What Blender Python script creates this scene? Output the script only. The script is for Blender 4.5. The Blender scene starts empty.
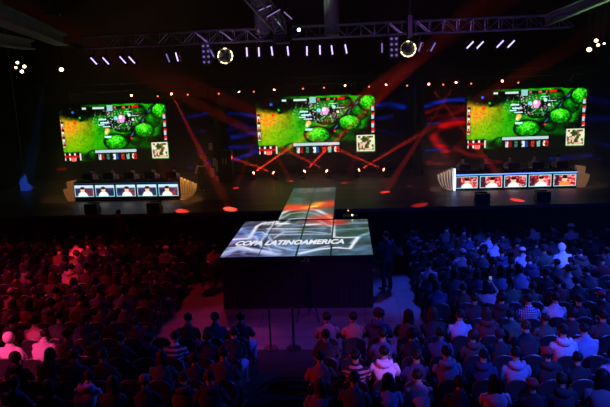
import bpy, bmesh, math, random
import numpy as np
from mathutils import Vector, Matrix, Euler
random.seed(11); RNG = np.random.RandomState(5)
S = bpy.context.scene
COL = S.collection
PI = math.pi
ORD = ['first','second','third','fourth','fifth','sixth','seventh','eighth','ninth','tenth','eleventh','twelfth',
       'thirteenth','fourteenth','fifteenth','sixteenth','seventeenth','eighteenth','nineteenth','twentieth','twenty-first','twenty-second','twenty-third']

# ------------------------------------------------------------------ camera
CAM = np.array([1.436, 0, 6.0]); YAW, PITCH, ROLL, FL = .073, .195, -.038, 600.
cy_, sy_ = math.cos(YAW), math.sin(YAW)
fw = np.array([-sy_*math.cos(PITCH), cy_*math.cos(PITCH), -math.sin(PITCH)])
rr = np.array([cy_, sy_, 0.]); uu = np.cross(rr, fw)
RT = math.cos(ROLL)*rr + math.sin(ROLL)*uu; UP = -math.sin(ROLL)*rr + math.cos(ROLL)*uu
cd = bpy.data.cameras.new('camera'); cam = bpy.data.objects.new('camera', cd); COL.objects.link(cam)
cd.sensor_width = 36; cd.lens = FL*36/610; cd.clip_start = .1; cd.clip_end = 200
M3 = Matrix(((RT[0], UP[0], -fw[0]), (RT[1], UP[1], -fw[1]), (RT[2], UP[2], -fw[2])))
cam.matrix_world = Matrix.Translation(Vector(CAM)) @ M3.to_4x4()
S.camera = cam
def ray(x, y): return fw*FL + RT*(x-305) + UP*(203.5-y)
def atY(x, y, Y): d = ray(x, y); return CAM + d*(Y/d[1])          # the point of a sight line on a wall plane
def atZ(x, y, z): d = ray(x, y); return CAM + d*((z-6)/d[2])      # ... on a floor plane
def pj(P):
    d = np.array(P, float)-CAM; return 305+FL*(d@RT)/(d@fw), 203.5-FL*(d@UP)/(d@fw)

# ------------------------------------------------------------------ materials
def mat(name, col, rough=.6, metal=0, emit=None, es=0, spec=.5, noise=0, nscale=20, coat=0):
    m = bpy.data.materials.new(name); m.use_nodes = True
    nt = m.node_tree; b = nt.nodes['Principled BSDF']
    b.inputs['Base Color'].default_value = (*col, 1); b.inputs['Roughness'].default_value = rough
    b.inputs['Metallic'].default_value = metal; b.inputs['Specular IOR Level'].default_value = spec
    if emit: b.inputs['Emission Color'].default_value = (*emit, 1); b.inputs['Emission Strength'].default_value = es
    if noise:
        tc = nt.nodes.new('ShaderNodeTexCoord'); n = nt.nodes.new('ShaderNodeTexNoise'); n.inputs['Scale'].default_value = nscale
        n.inputs['Detail'].default_value = 4
        mx = nt.nodes.new('ShaderNodeMix'); mx.data_type = 'RGBA'
        mx.inputs['A'].default_value = (*[c*(1-noise) for c in col], 1); mx.inputs['B'].default_value = (*[min(1, c*(1+noise)) for c in col], 1)
        nt.links.new(tc.outputs['Object'], n.inputs['Vector']); nt.links.new(n.outputs['Fac'], mx.inputs['Factor'])
        nt.links.new(mx.outputs['Result'], b.inputs['Base Color'])
    return m
def lamp_mat(name, col, es, dark=(.01, .01, .01)): return mat(name, dark, .4, emit=col, es=es)
def stripe_mat(name, a, b_, scale, axis='Z', check=False):
    m = mat(name, a, .85); nt = m.node_tree; b = nt.nodes['Principled BSDF']
    tc = nt.nodes.new('ShaderNodeTexCoord')
    def wave(ax, sc):
        w = nt.nodes.new('ShaderNodeTexWave'); w.bands_direction = ax; w.inputs['Scale'].default_value = sc
        nt.links.new(tc.outputs['Object'], w.inputs['Vector'])
        g = nt.nodes.new('ShaderNodeMath'); g.operation = 'GREATER_THAN'; g.inputs[1].default_value = .5
        nt.links.new(w.outputs['Fac'], g.inputs[0]); return g
    g = wave(axis, scale)
    if check:
        g2 = wave('X', scale); s = nt.nodes.new('ShaderNodeMath'); s.operation = 'MULTIPLY'
        nt.links.new(g.outputs[0], s.inputs[0]); nt.links.new(g2.outputs[0], s.inputs[1]); g = s
    mx = nt.nodes.new('ShaderNodeMix'); mx.data_type = 'RGBA'
    mx.inputs['A'].default_value = (*a, 1); mx.inputs['B'].default_value = (*b_, 1)
    nt.links.new(g.outputs[0], mx.inputs['Factor']); nt.links.new(mx.outputs['Result'], b.inputs['Base Color'])
    return m
def led_mat(name, strength, rough=.35):
    m = mat(name, (.012, .012, .014), rough); nt = m.node_tree; b = nt.nodes['Principled BSDF']
    a = nt.nodes.new('ShaderNodeAttribute'); a.attribute_name = 'Col'
    nt.links.new(a.outputs['Color'], b.inputs['Emission Color']); b.inputs['Emission Strength'].default_value = strength
    return m
BLACK = mat('black_paint', (.012, .012, .013), .5)
DRAPE = mat('black_drape', (.008, .007, .008), .95, noise=.3, nscale=6)
ALU = mat('truss_aluminium', (.42, .40, .44), .35, .8)
DARKMETAL = mat('dark_metal', (.03, .03, .035), .4, .6)
CHROME = mat('chrome_tube', (.5, .5, .5), .25, 1)

# ------------------------------------------------------------------ mesh helpers
class MB:
    def __init__(s): s.bm = bmesh.new(); s.mi = 0
    def _f(s, vs):
        try:
            f = s.bm.faces.new(vs); f.material_index = s.mi; f.smooth = getattr(s, 'sm', False); return f
        except ValueError: return None
    def box(s, c, d, rot=None, bev=0):
        x, y, z = [k/2 for k in d]; vs = []
        for p in ((-x,-y,-z),(x,-y,-z),(x,y,-z),(-x,y,-z),(-x,-y,z),(x,-y,z),(x,y,z),(-x,y,z)):
            v = Vector(p)
            if rot is not None: v = rot @ v
            vs.append(s.bm.verts.new(v+Vector(c)))
        fs = [s._f([vs[i] for i in q]) for q in ((0,3,2,1),(4,5,6,7),(0,1,5,4),(1,2,6,5),(2,3,7,6),(3,0,4,7))]
        if bev:
            es = list({e for f in fs for e in f.edges})
            bmesh.ops.bevel(s.bm, geom=es, offset=bev, segments=2, affect='EDGES', profile=.5)
        return s
    def loft(s, rings, cap=True):
        rs = [[s.bm.verts.new(p) for p in r] for r in rings]; n = len(rs[0])
        for a, b in zip(rs[:-1], rs[1:]):
            for i in range(n): s._f([a[i], a[(i+1) % n], b[(i+1) % n], b[i]])
        if cap: s._f(rs[0][::-1]); s._f(rs[-1])
        return s
    def tube(s, pts, r, n=8, cap=True):
        pts = [Vector(p) for p in pts]; R = r if isinstance(r, (list, tuple)) else [r]*len(pts)
        rings = []; ref = None
        for i, p in enumerate(pts):
            t = (pts[min(i+1, len(pts)-1)]-pts[max(i-1, 0)]).normalized()
            if ref is None or abs(t.dot(ref)) > .98: ref = Vector((0, 0, 1)) if abs(t.z) < .9 else Vector((0, 1, 0))
            a = t.cross(ref).normalized(); b = t.cross(a).normalized(); ref = -b if True else ref
            a = t.cross(ref).normalized(); b = t.cross(a).normalized()
            rings.append([p+a*math.cos(2*PI*k/n)*R[i]+b*math.sin(2*PI*k/n)*R[i] for k in range(n)])
        return s.loft(rings, cap)
    def ell(s, c, rad, nu=12, nv=8, z0=-1, z1=1, rot=None, f=None):
        c = Vector(c); rings = []
        for j in range(nv+1):
            t = z0+(z1-z0)*j/nv; t = max(-.999, min(.999, t)); a = math.asin(t)
            ring = []
            for i in range(nu):
                v = Vector((rad[0]*math.cos(a)*math.cos(2*PI*i/nu), rad[1]*math.cos(a)*math.sin(2*PI*i/nu), rad[2]*math.sin(a)))
                if f: v = f(v)
                if rot is not None: v = rot @ v
                ring.append(v+c)
            rings.append(ring)
        return s.loft(rings)
    def prism(s, poly, y0, y1, axes='xz'):
        def P(p, y): return (p[0], y, p[1]) if axes == 'xz' else ((p[0], p[1], y) if axes == 'xy' else (y, p[0], p[1]))
        a = [s.bm.verts.new(P(p, y0)) for p in poly]; b = [s.bm.verts.new(P(p, y1)) for p in poly]; n = len(poly)
        s._f(a[::-1]); s._f(b)
        for i in range(n): s._f([a[i], a[(i+1) % n], b[(i+1) % n], b[i]])
        return s
    def mesh(s, name, mats, smooth=False):
        bmesh.ops.recalc_face_normals(s.bm, faces=s.bm.faces)
        me = bpy.data.meshes.new(name); s.bm.to_mesh(me); s.bm.free()
        for m in (mats if isinstance(mats, (list, tuple)) else [mats]): me.materials.append(m)
        if smooth:
            for p in me.polygons: p.use_smooth = True
        return me
def link(name, data, parent=None, loc=None, rot=None):
    o = bpy.data.objects.new(name, data); COL.objects.link(o)
    if parent: o.parent = parent
    if loc is not None: o.location = loc
    if rot is not None: o.rotation_euler = rot
    return o
def obj(name, mb, m, parent=None, loc=None, rot=None, smooth=False): return link(name, mb.mesh(name, m, smooth), parent, loc, rot)
def tag(o, label, cat, group=None, kind=None):
    if label: o['label'] = label
    if cat: o['category'] = cat
    if group: o['group'] = group
    if kind: o['kind'] = kind
    return o
def thing(name, label, cat, loc=(0, 0, 0), rz=0, group=None):
    return tag(link(name, None, None, loc, (0, 0, rz)), label, cat, group)
def struct(name, mb, m, label=None): o = obj(name, mb, m); o['kind'] = 'structure'; return o
def copy_tree(o, parent=None):
    c = o.copy(); COL.objects.link(c); c.parent = parent
    for ch in KIDS.get(o.name, []): copy_tree(ch, c)
    return c
KIDS = {}
def remember(root):
    for o in [root]+list(root.children_recursive):
        KIDS[o.name] = [k for k in root.children_recursive if k.parent == o]
def set_mat(o, m, slot=0):
    o.material_slots[slot].link = 'OBJECT'; o.material_slots[slot].material = m

# painted LED surfaces: a grid of pixels carrying the picture as a colour attribute
def pixel_grid(name, nx, ny, pos, paint, material, parent, bright=1.0):
    """pos(u,v)->xyz arrays ; paint(u,v)->rgb in display values (0..1), v from the top down"""
    u = (np.arange(nx)+.5)/nx; v = (np.arange(ny)+.5)/ny
    U, V = np.meshgrid(u, v); rgb = np.clip(paint(U, V), 0, 1)**2.2*bright
    ug, vg = np.meshgrid(np.arange(nx+1)/nx, np.arange(ny+1)/ny)
    co = np.stack(pos(ug, vg), -1).reshape(-1, 3)
    i, j = np.meshgrid(np.arange(nx), np.arange(ny)); a = (j*(nx+1)+i).ravel()
    faces = np.stack([a+nx+1, a+nx+2, a+1, a], -1)
    me = bpy.data.meshes.new(name); me.from_pydata(co.tolist(), [], faces.tolist()); me.update()
    at = me.color_attributes.new('Col', 'FLOAT_COLOR', 'CORNER')
    c = np.concatenate([rgb.reshape(-1, 3), np.ones((nx*ny, 1))], 1)
    at.data.foreach_set('color', np.repeat(c, 4, axis=0).ravel().astype(np.float32))
    me.materials.append(material)
    return link(name, me, parent)
def vnoise(x, y, seed=0):
    r = np.random.RandomState(seed).rand(64, 64); xi = np.floor(x).astype(int); yi = np.floor(y).astype(int)
    fx = x-xi; fy = y-yi; fx = fx*fx*(3-2*fx); fy = fy*fy*(3-2*fy)
    g = lambda a, b: r[a % 64, b % 64]
    return (g(xi, yi)*(1-fx)+g(xi+1, yi)*fx)*(1-fy)+(g(xi, yi+1)*(1-fx)+g(xi+1, yi+1)*fx)*fy
def lay(img, mask, col): return img*(1-mask[..., None])+np.array(col, float)*mask[..., None]
def soft(d, w): return np.clip(1-d/w, 0, 1)**2*(3-2*np.clip(1-d/w, 0, 1))
def seg(U, V, p, q):
    p = np.array(p, float); q = np.array(q, float); d = q-p; L = (d**2).sum()+1e-9
    t = np.clip(((U-p[0])*d[0]+(V-p[1])*d[1])/L, 0, 1)
    return np.hypot(U-p[0]-t*d[0], V-p[1]-t*d[1])
def poly(U, V, pts): return np.min([seg(U, V, a, b) for a, b in zip(pts[:-1], pts[1:])], axis=0)

# ------------------------------------------------------------------ the hall
def floor_mat():
    m = mat('hall_floor', (.2, .2, .2), .5); nt = m.node_tree; b = nt.nodes['Principled BSDF']
    tc = nt.nodes.new('ShaderNodeTexCoord'); br = nt.nodes.new('ShaderNodeTexBrick'); br.inputs['Scale'].default_value = .55
    br.offset = 0; br.inputs['Color1'].default_value = (.20, .19, .20, 1); br.inputs['Color2'].default_value = (.17, .16, .175, 1)
    br.inputs['Mortar'].default_value = (.1, .1, .1, 1); br.inputs['Mortar Size'].default_value = .008
    n = nt.nodes.new('ShaderNodeTexNoise'); n.inputs['Scale'].default_value = 1.3; n.inputs['Detail'].default_value = 6
    mx = nt.nodes.new('ShaderNodeMix'); mx.data_type = 'RGBA'; mx.blend_type = 'MULTIPLY'; mx.inputs['Factor'].default_value = .6
    for t in (br, n): nt.links.new(tc.outputs['Object'], t.inputs['Vector'])
    nt.links.new(br.outputs['Color'], mx.inputs['A']); nt.links.new(n.outputs['Fac'], mx.inputs['B']); nt.links.new(mx.outputs['Result'], b.inputs['Base Color'])
    return m
def stage_mat():
    m = mat('stage_vinyl', (.10, .08, .07), .5); nt = m.node_tree; b = nt.nodes['Principled BSDF']
    tc = nt.nodes.new('ShaderNodeTexCoord'); mp = nt.nodes.new('ShaderNodeMapping'); mp.inputs['Scale'].default_value = (.12, 1.1, 1)
    n = nt.nodes.new('ShaderNodeTexNoise'); n.inputs['Scale'].default_value = 2.2; n.inputs['Detail'].default_value = 7
    cr = nt.nodes.new('ShaderNodeValToRGB'); cr.color_ramp.elements[0].position = .35; cr.color_ramp.elements[1].position = .7
    cr.color_ramp.elements[0].color = (.035, .028, .025, 1); cr.color_ramp.elements[1].color = (.13, .105, .09, 1)
    nt.links.new(tc.outputs['Object'], mp.inputs['Vector']); nt.links.new(mp.outputs['Vector'], n.inputs['Vector'])
    nt.links.new(n.outputs['Fac'], cr.inputs['Fac']); nt.links.new(cr.outputs['Color'], b.inputs['Base Color'])
    return m
WALLM = mat('hall_wall', (.10, .08, .06), .9, noise=.4, nscale=.8)
CEILM = mat('hall_ceiling', (.05, .05, .05), .9, noise=.3, nscale=1)
struct('floor', MB().box((0, 15, -.1), (44, 42, .2)), floor_mat())
struct('floor_dark_sheet', MB().box((0, 4.4, .006), (38, 17.0, .012)), mat('dark_sheet_black', (.018,.016,.018), .95, noise=.3, nscale=12))  # black sheet added over the near floor to keep the aisle dark
struct('ceiling', MB().box((0, 15, 12.1), (44, 42, .2)), CEILM)
struct('wall_back', MB().box((0, 33.6, 6), (44, .2, 12)), WALLM)
struct('wall_left', MB().box((-19.6, 15, 6), (.2, 42, 12)), WALLM)
struct('wall_right', MB().box((19.6, 15, 6), (.2, 42, 12)), WALLM)
struct('wall_rear', MB().box((0, -5.9, 6), (44, .2, 12)), WALLM)
SM = stage_mat()
struct('stage_deck', MB().box((0, 26.25, 1.44), (31, 9.5, .12)), SM)
sk = MB()                                                        # pleated black skirt of the stage front
n = 400; rings = []
xs = [-15.4+30.8*i/n for i in range(n+1)]
pl = [(x, 21.56+.03*math.sin(i*1.57)) for i, x in enumerate(xs)]
sk.prism(pl+[(15.4, 21.7), (-15.4, 21.7)], 0, 1.38, 'xy')
struct('stage_skirt', sk, DRAPE)
# roof beams lit by unseen greenish lamps added further down
GREY = mat('roof_beam_paint', (.30, .34, .30), .7, noise=.3, nscale=2)
def beam(a, b, w, h, label):
    a, b = Vector(a), Vector(b); mb = MB(); d = (b-a); L = d.length; q = d.to_track_quat('Y', 'Z')
    R = q.to_matrix()
    pr = [(-w/2, -h/2), (w/2, -h/2), (w/2, -h/2+.05), (.04, -h/2+.08), (.04, h/2-.08), (w/2, h/2-.05), (w/2, h/2), (-w/2, h/2), (-w/2, h/2-.05), (-.04, h/2-.08), (-.04, -h/2+.08), (-w/2, -h/2+.05)]
    rings = [[a+R @ Vector((p[0], t*L, p[1])) for p in pr] for t in (0, 1)]
    mb.loft(rings); o = obj('roof_beam', mb, GREY); tag(o, label, 'beam'); return o
beam(atY(-22, 6, 15), atY(62, 40, 24), .5, .45, 'grey-green steel roof beam, upper one at the left end of the ceiling')
beam(atY(-25, 36, 16), atY(30, 45, 22), .35, .35, 'lower short grey-green roof beam beside the left wall')
beam(atY(625, -12, 23), atY(545, 21, 24.4), .4, .4, 'grey-green steel roof beam slanting down at the right of the ceiling')
beam(atY(73, 45, 25), atY(92, 50, 25), .22, .2, 'short pale steel strut below the end of the left roof beam')
beam(atY(45, 14, 20), atY(60, 15, 20), .12, .08, 'small dim crossbar hanging alone high under the left ceiling')
# ribbed ducts hanging down behind the main truss
DUCT = mat('duct_skin', (.36, .36, .34), .55, .2)
for px, py0, py1, r, lb in ((332, -22, 36, .27, 'grey ribbed ventilation duct hanging right behind the main truss'), (262, -22, 34, .26, 'dim grey ribbed duct hanging left of the brighter one')):
    a = Vector(atY(px, py1, 23.4)); b = Vector(atY(px, py0, 23.4)); b.x = a.x; N = 36
    pts = [a.lerp(b, i/N) for i in range(N+1)]; o = obj('ventilation_duct', MB().tube(pts, [r*(1+.06*(i % 2)) for i in range(N+1)], 16), DUCT, smooth=True)
    tag(o, lb, 'duct')

# ------------------------------------------------------------------ trusses
def truss(name, label, a, b, w=.4, step=.45, mname=ALU):
    a, b = Vector(a), Vector(b); d = b-a; L = d.length; R = d.to_track_quat('Y', 'Z').to_matrix()
    t = thing(name, label, 'truss', a); P = lambda x, y, z: R @ Vector((x, y, z))
    h = w/2
    for sx in (-h, h):
        for sz in (-h, h): obj('chord', MB().tube([P(sx, 0, sz), P(sx, L, sz)], .027, 8), mname, t)
    mb = MB(); k = max(1, round(L/step)); s = L/k
    for i in range(k):
        y0, y1 = i*s, (i+1)*s
        if i % 2: y0, y1 = y1, y0
        for q in (-h, h):
            mb.tube([P(q, y0, -h), P(q, y1, h)], .013, 5); mb.tube([P(-h, y0, q), P(h, y1, q)], .013, 5)
        mb.tube([P(-h, i*s, -h), P(h, i*s, -h), P(h, i*s, h), P(-h, i*s, h), P(-h, i*s, -h)], .013, 5)
    obj('lacing', mb, mname, t); return t
TY = 21.0
truss('lighting_truss', 'long aluminium box truss spanning the hall above the stage front', (-7.6, TY, 7.72), (-1.0, TY, 7.72))
truss('lighting_truss', 'right-hand length of box truss over the stage front', (-.3, TY, 7.74), (8.9, TY, 7.74))
a = atY(246, -14, 16.6); truss('lighting_truss', 'box truss running from the junction up toward the audience', (-.66, 20.75, 7.9), a, .38)
truss('lighting_truss', 'dark truss above the three screens carrying the red beam lights', (-14.6, 29.3, 6.2), (14.2, 29.3, 6.2), .34, .5, DARKMETAL)
t = thing('truss_junction_box', 'dark corner block where the hanging trusses meet', 'truss junction', (-.66, TY, 7.72))
obj('sleeve', MB().box((0, 0, 0), (.55, .5, .62), bev=.04), BLACK, t)
for sx in (-1, 1): obj('hoist_chain', MB().tube([(sx*.16, 0, .3), (sx*.16, 0, 4.27)], .018, 6), DARKMETAL, t)
t = thing('chain_hoist', 'vertical chain motor and ladder bracket right of centre on the main truss', 'hoist', (4.05-.45, TY, 7.74))
obj('motor_body', MB().box((0, -.33, .02), (.2, .2, .75), bev=.03), DARKMETAL, t); obj('hoist_chain', MB().tube([(0, -.33, .38), (0, -.33, 4.25)], .015, 6), DARKMETAL, t)
TOWERX = (-5.05, 4.9)
for x, lb in zip(TOWERX, ('upright truss tower left of the centre screen with white boxes', 'upright dark truss tower between centre and right screens')):
    truss('truss_tower', lb, (x, 29.3, 1.5), (x, 29.3, 6.0), .34, .45, DARKMETAL)

# ------------------------------------------------------------------ lights: fixtures and lamps
def spot(loc, tgt, col, power, deg, blend=.3, r=.05, name='lamp', parent=None):
    l = bpy.data.lights.new(name, 'SPOT'); l.energy = power; l.color = col; l.spot_size = math.radians(deg); l.spot_blend = blend; l.shadow_soft_size = r
    o = link(name, l); o.location = loc; o.rotation_euler = (Vector(tgt)-Vector(loc)).to_track_quat('-Z', 'Y').to_euler(); return o
def fixture(kind, loc, tgt, body_r, lens_mat, label, group, floor=False, cat='stage light'):
    """moving head: base, yoke, head, lens"""
    t = thing(kind, label, cat, loc, 0, group); s = body_r/.12; sg = 1 if floor else -1
    # loc is the lens centre's pivot; the base stands below (floor) or hangs above
    obj('base', MB().box((0, 0, -sg*.27*s), (.3*s, .26*s, .1*s), bev=.015), BLACK, t)
    y = MB()
    y.prism([(q[0]*s, -sg*q[1]*s) for q in ((-.165,-.04),(-.165,.24),(.165,.24),(.165,-.04),(.135,-.04),(.135,.21),(-.135,.21),(-.135,-.04))], -.045*s, .045*s)
    obj('yoke', y, BLACK, t)
    d = (Vector(tgt)-Vector(loc)).normalized(); R = d.to_track_quat('-Z', 'Y').to_matrix()
    h = MB(); h.sm = True
    prof = [(.10, .15), (.125, .1), (.125, -.02), (.11, -.1), (.10, -.13)]
    h.loft([[R @ Vector((r*s*math.cos(2*PI*k/16), r*s*math.sin(2*PI*k/16), z*s)) for k in range(16)] for r, z in prof]); obj('head', h, BLACK, t)
    e = MB(); e.ell((0, 0, 0), (.075*s, .075*s, .03*s), 14, 6); 
    for v in e.bm.verts: v.co = R @ (v.co+Vector((0, 0, -.14*s)))
    obj('lens', e, lens_mat, t, smooth=True)
    return t
RED = (1, .05, .03)
LR1 = lamp_mat('red_lens_bright', (1, .22, .10), 26); LR2 = lamp_mat('red_lens_dim', (1, .16, .08), 3.2)
TY2 = 29.3
tops = [(131,94.5,1),(158,95.5,0),(171,93,2),(188,94,0),(219,93,0),(238,90,2),(254,91,0),(275,88,2),(303,88,0),(324,87,0),(344,84,2),(369,86,0),(387,83,2),(407,85,0),(428,83,2),(443,84,0),(457,81,2),(471,83,0),(503,80,1),(518,82,0)]
aims = {131:(182,211),171:(230,209),238:(291,181),275:(236,188),344:(410,186),387:(345,183),428:(517,200),457:(385,192),503:(420,205)}
BEAMS = []
for i, (x, y, b) in enumerate(tops):
    p = atY(x, y, TY2-.15); tg = atZ(*aims[x], 1.5) if x in aims else (p[0], 20, 1.5)
    fixture('moving_head_light', p, tg, .085 if b else .06, LR1 if b else LR2, '%s red lens light, %s from the left on the truss above the screens' % ('bright' if b else 'small dim', ORD[i]), 'red lights on the truss above the screens')
    if b: BEAMS.append((p, tg, {171:1.1,428:.9,457:.6,238:.4,387:.2,344:.03,131:.2,275:.25,503:.2}[x]))
fl = [(252,178,(282,153)),(276,176,(232,158)),(303,176,(324,152)),(329,175,(300,157)),(357,174,(400,146)),(386,174,(344,152))]
for i, (x, y, ap) in enumerate(fl):
    p = atZ(x, y, 1.5+.26); p[1] = 29.0; p = atY(x, y, 29.0); p[2] = max(p[2], 1.79)
    tg = atY(*ap, 28.6)
    fixture('moving_head_light', p, tg, .105, LR1, 'red beam light on the stage floor under the centre screen, %s from the left' % ORD[i], 'red beam lights on the stage floor', True)
    BEAMS.append((p, tg, 1.3 if i in (0,2) else .6, 5.0))
for p, tg, x, *an in BEAMS:
    d = (Vector(tg)-Vector(p)).normalized()
    spot(Vector(p)+d*.2, Vector(tg), (1, .035, .02), 60000*x, an[0] if an else 3.0, .5, .03)

DOT = lamp_mat('violet_dot', (.4, .3, .9), .35)  # upright truss pieces, their violet spots added as glowing dots
for (x, y, lb) in ((206, 54, 'short hanging truss piece with added glowing violet dots left under the main truss'), (394, 47, 'short hanging truss piece with added glowing violet dots right under the main truss')):
    p = Vector(atY(x, y, TY-.1)); t = thing('hanging_truss_piece', lb, 'stage light', p)
    obj('frame', MB().box((0, .05, 0), (.34, .08, .75), bev=.01).tube([(0, .06, .3), (0, .1, 7.48-p.z)], .02, 6), BLACK, t)
    for q in range(2):
        for w in range(4): obj('lamp', MB().ell((-.08+.16*q, 0, -.27+.18*w), (.045, .02, .045), 8, 4), DOT, t)
# wash lights under the main truss, lit housing edges put in as glowing streaks
STREAK = lamp_mat('violet_white_streak', (.62, .45, 1), 2.0); STREAK_DIM = lamp_mat('violet_streak_dim', (.5, .3, .9), .5)
washes = [(94,61,-40,1),(106,61,-40,1),(123,60,-40,1),(132,60,-40,1),(168,58,-18,0),(177,57,-12,1),(212,53,-25,0),(247,52,0,1),(259,52,0,1),(272,51,-6,1),(288,51,-4,1),(307,51,2,1),(320,50,0,1),(332,50,-6,1),(346,49,-10,1),(382,48,0,0),(420,47,20,0),(433,47,30,0),(470,45,45,1),(480,45,45,1),(500,44,45,1),(511,44,45,1)]
for i, (x, y, a, b) in enumerate(washes):
    p = Vector(atY(x, y, TY-.05)); t = thing('wash_light', '%s wash light with painted violet edge, %s from the left under the main truss' % ('bright' if b else 'dim', ORD[i]), 'stage light', p, 0, 'wash lights under the main truss')
    R = Matrix.Rotation(math.radians(a), 3, 'Y')
    obj('housing', MB().box((0, .06, 0), (.17, .14, .42), R, .02), BLACK, t)
    top = Vector((p.x, TY-.05, 7.48)) - p
    obj('hanging_bracket', MB().tube([(0, .08, .1), (0, .1, max(.2, top.z))], .02, 6), DARKMETAL, t)
    obj('lit_streak', MB().tube([R @ Vector((0, -.02, -.15)), R @ Vector((0, -.02, .15))], .022, 8), STREAK if b else STREAK_DIM, t)
# two fixtures ringed with small lamps
RINGM = lamp_mat('warm_white_segment', (1, .85, .5), 3.5); RINGD = mat('unlit_segment', (.3, .25, .15), .4, emit=(1, .8, .5), es=.12)
for x, y, lit, lb in ((225.5, 56, (11,0,1,3,5,6,8,9), 'round light ringed with warm lamps left under the main truss'), (408, 49, (0,1,3,7,8,9,10,11), 'round light ringed with warm lamps right under the main truss')):
    p = Vector(atY(x, y, TY-.25)); t = thing('ring_light', lb, 'stage light', p)
    h = MB(); h.sm = True; h.tube([(0, .22, 0), (0, .1, 0), (0, -.02, 0)], [.14, .24, .2], 20); obj('housing', h, BLACK, t)
    obj('hanging_bracket', MB().tube([(0, .15, .2), (0, .2, 7.5-p.z)], .025, 6), DARKMETAL, t)
    for k in range(12):
        a = 2*PI*k/12; c = (.23*math.cos(a), -.04, .23*math.sin(a)); a1 = [(.245*math.cos(a+q), -.04, .245*math.sin(a+q)) for q in (-.2, 0, .2)]
        obj('lamp', MB().tube(a1, .02, 6), RINGM if k in lit else RINGD, t)
# white-blue light on the junction
p = Vector(atY(298, 31, TY-.35)); W1 = lamp_mat('cold_white_lens', (.55, .7, 1), 14)
fixture('moving_head_light', p, p+Vector((.4, -1, .3)), .09, W1, 'small cold white light beside the truss junction', None)
# light bars on the near truss, violet highlight added as a glowing streak
for i, (x0, y0, x1, y1) in enumerate(((259,10.5,271,5.5),(267,17,280,9.5),(284,12,292,19))):
    a = Vector(atY(x0, y0, 17.9)); b = Vector(atY(x1, y1, 17.9)); t = thing('light_bar', 'light bar with painted violet streak on the near hanging truss, %s from the left' % ORD[i], 'stage light', (a+b)/2, 0, 'violet strips on the near truss')
    c = (a+b)/2; d = (b-a).normalized()
    R = d.to_track_quat('X', 'Z').to_matrix(); obj('housing', MB().box(Vector((0, .05, .03)), ((b-a).length*1.1, .08, .12), R, .01), BLACK, t)
    obj('lit_streak', MB().tube([a-c, b-c], .016, 8), STREAK_DIM, t)
# house lights on the side walls
HOUSE = lamp_mat('warm_house_lamp', (1, .72, .38), 9)
hl = [(15.5,67.5,.05),(17,62.5,.06),(24,66.5,.07),(21.5,71.5,.07),(61,69.5,.085),(589.5,49.5,.09),(596.5,40.5,.07),(598.5,45,.06),(604.5,43.5,.04)]
for i, (x, y, r) in enumerate(hl):
    p = Vector(atY(x, y, 24)); left = x < 300
    t = thing('house_floodlight', 'warm house floodlight high on the %s side, %s from the left of its cluster' % ('left' if left else 'right', ORD[i if left else i-5]), 'floodlight', p, 0, 'warm house lights high on the sides')
    obj('housing', MB().box((0, .12, 0), (r*2.6, .16, r*2.2), bev=.02), BLACK, t)
    obj('stem', MB().tube([(0, .15, 0), (0, .15, 12-p.z)], .015, 6), DARKMETAL, t)
    obj('lens', MB().ell((0, .03, 0), (r, .04, r*.9), 12, 6), HOUSE, t, smooth=True)

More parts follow.
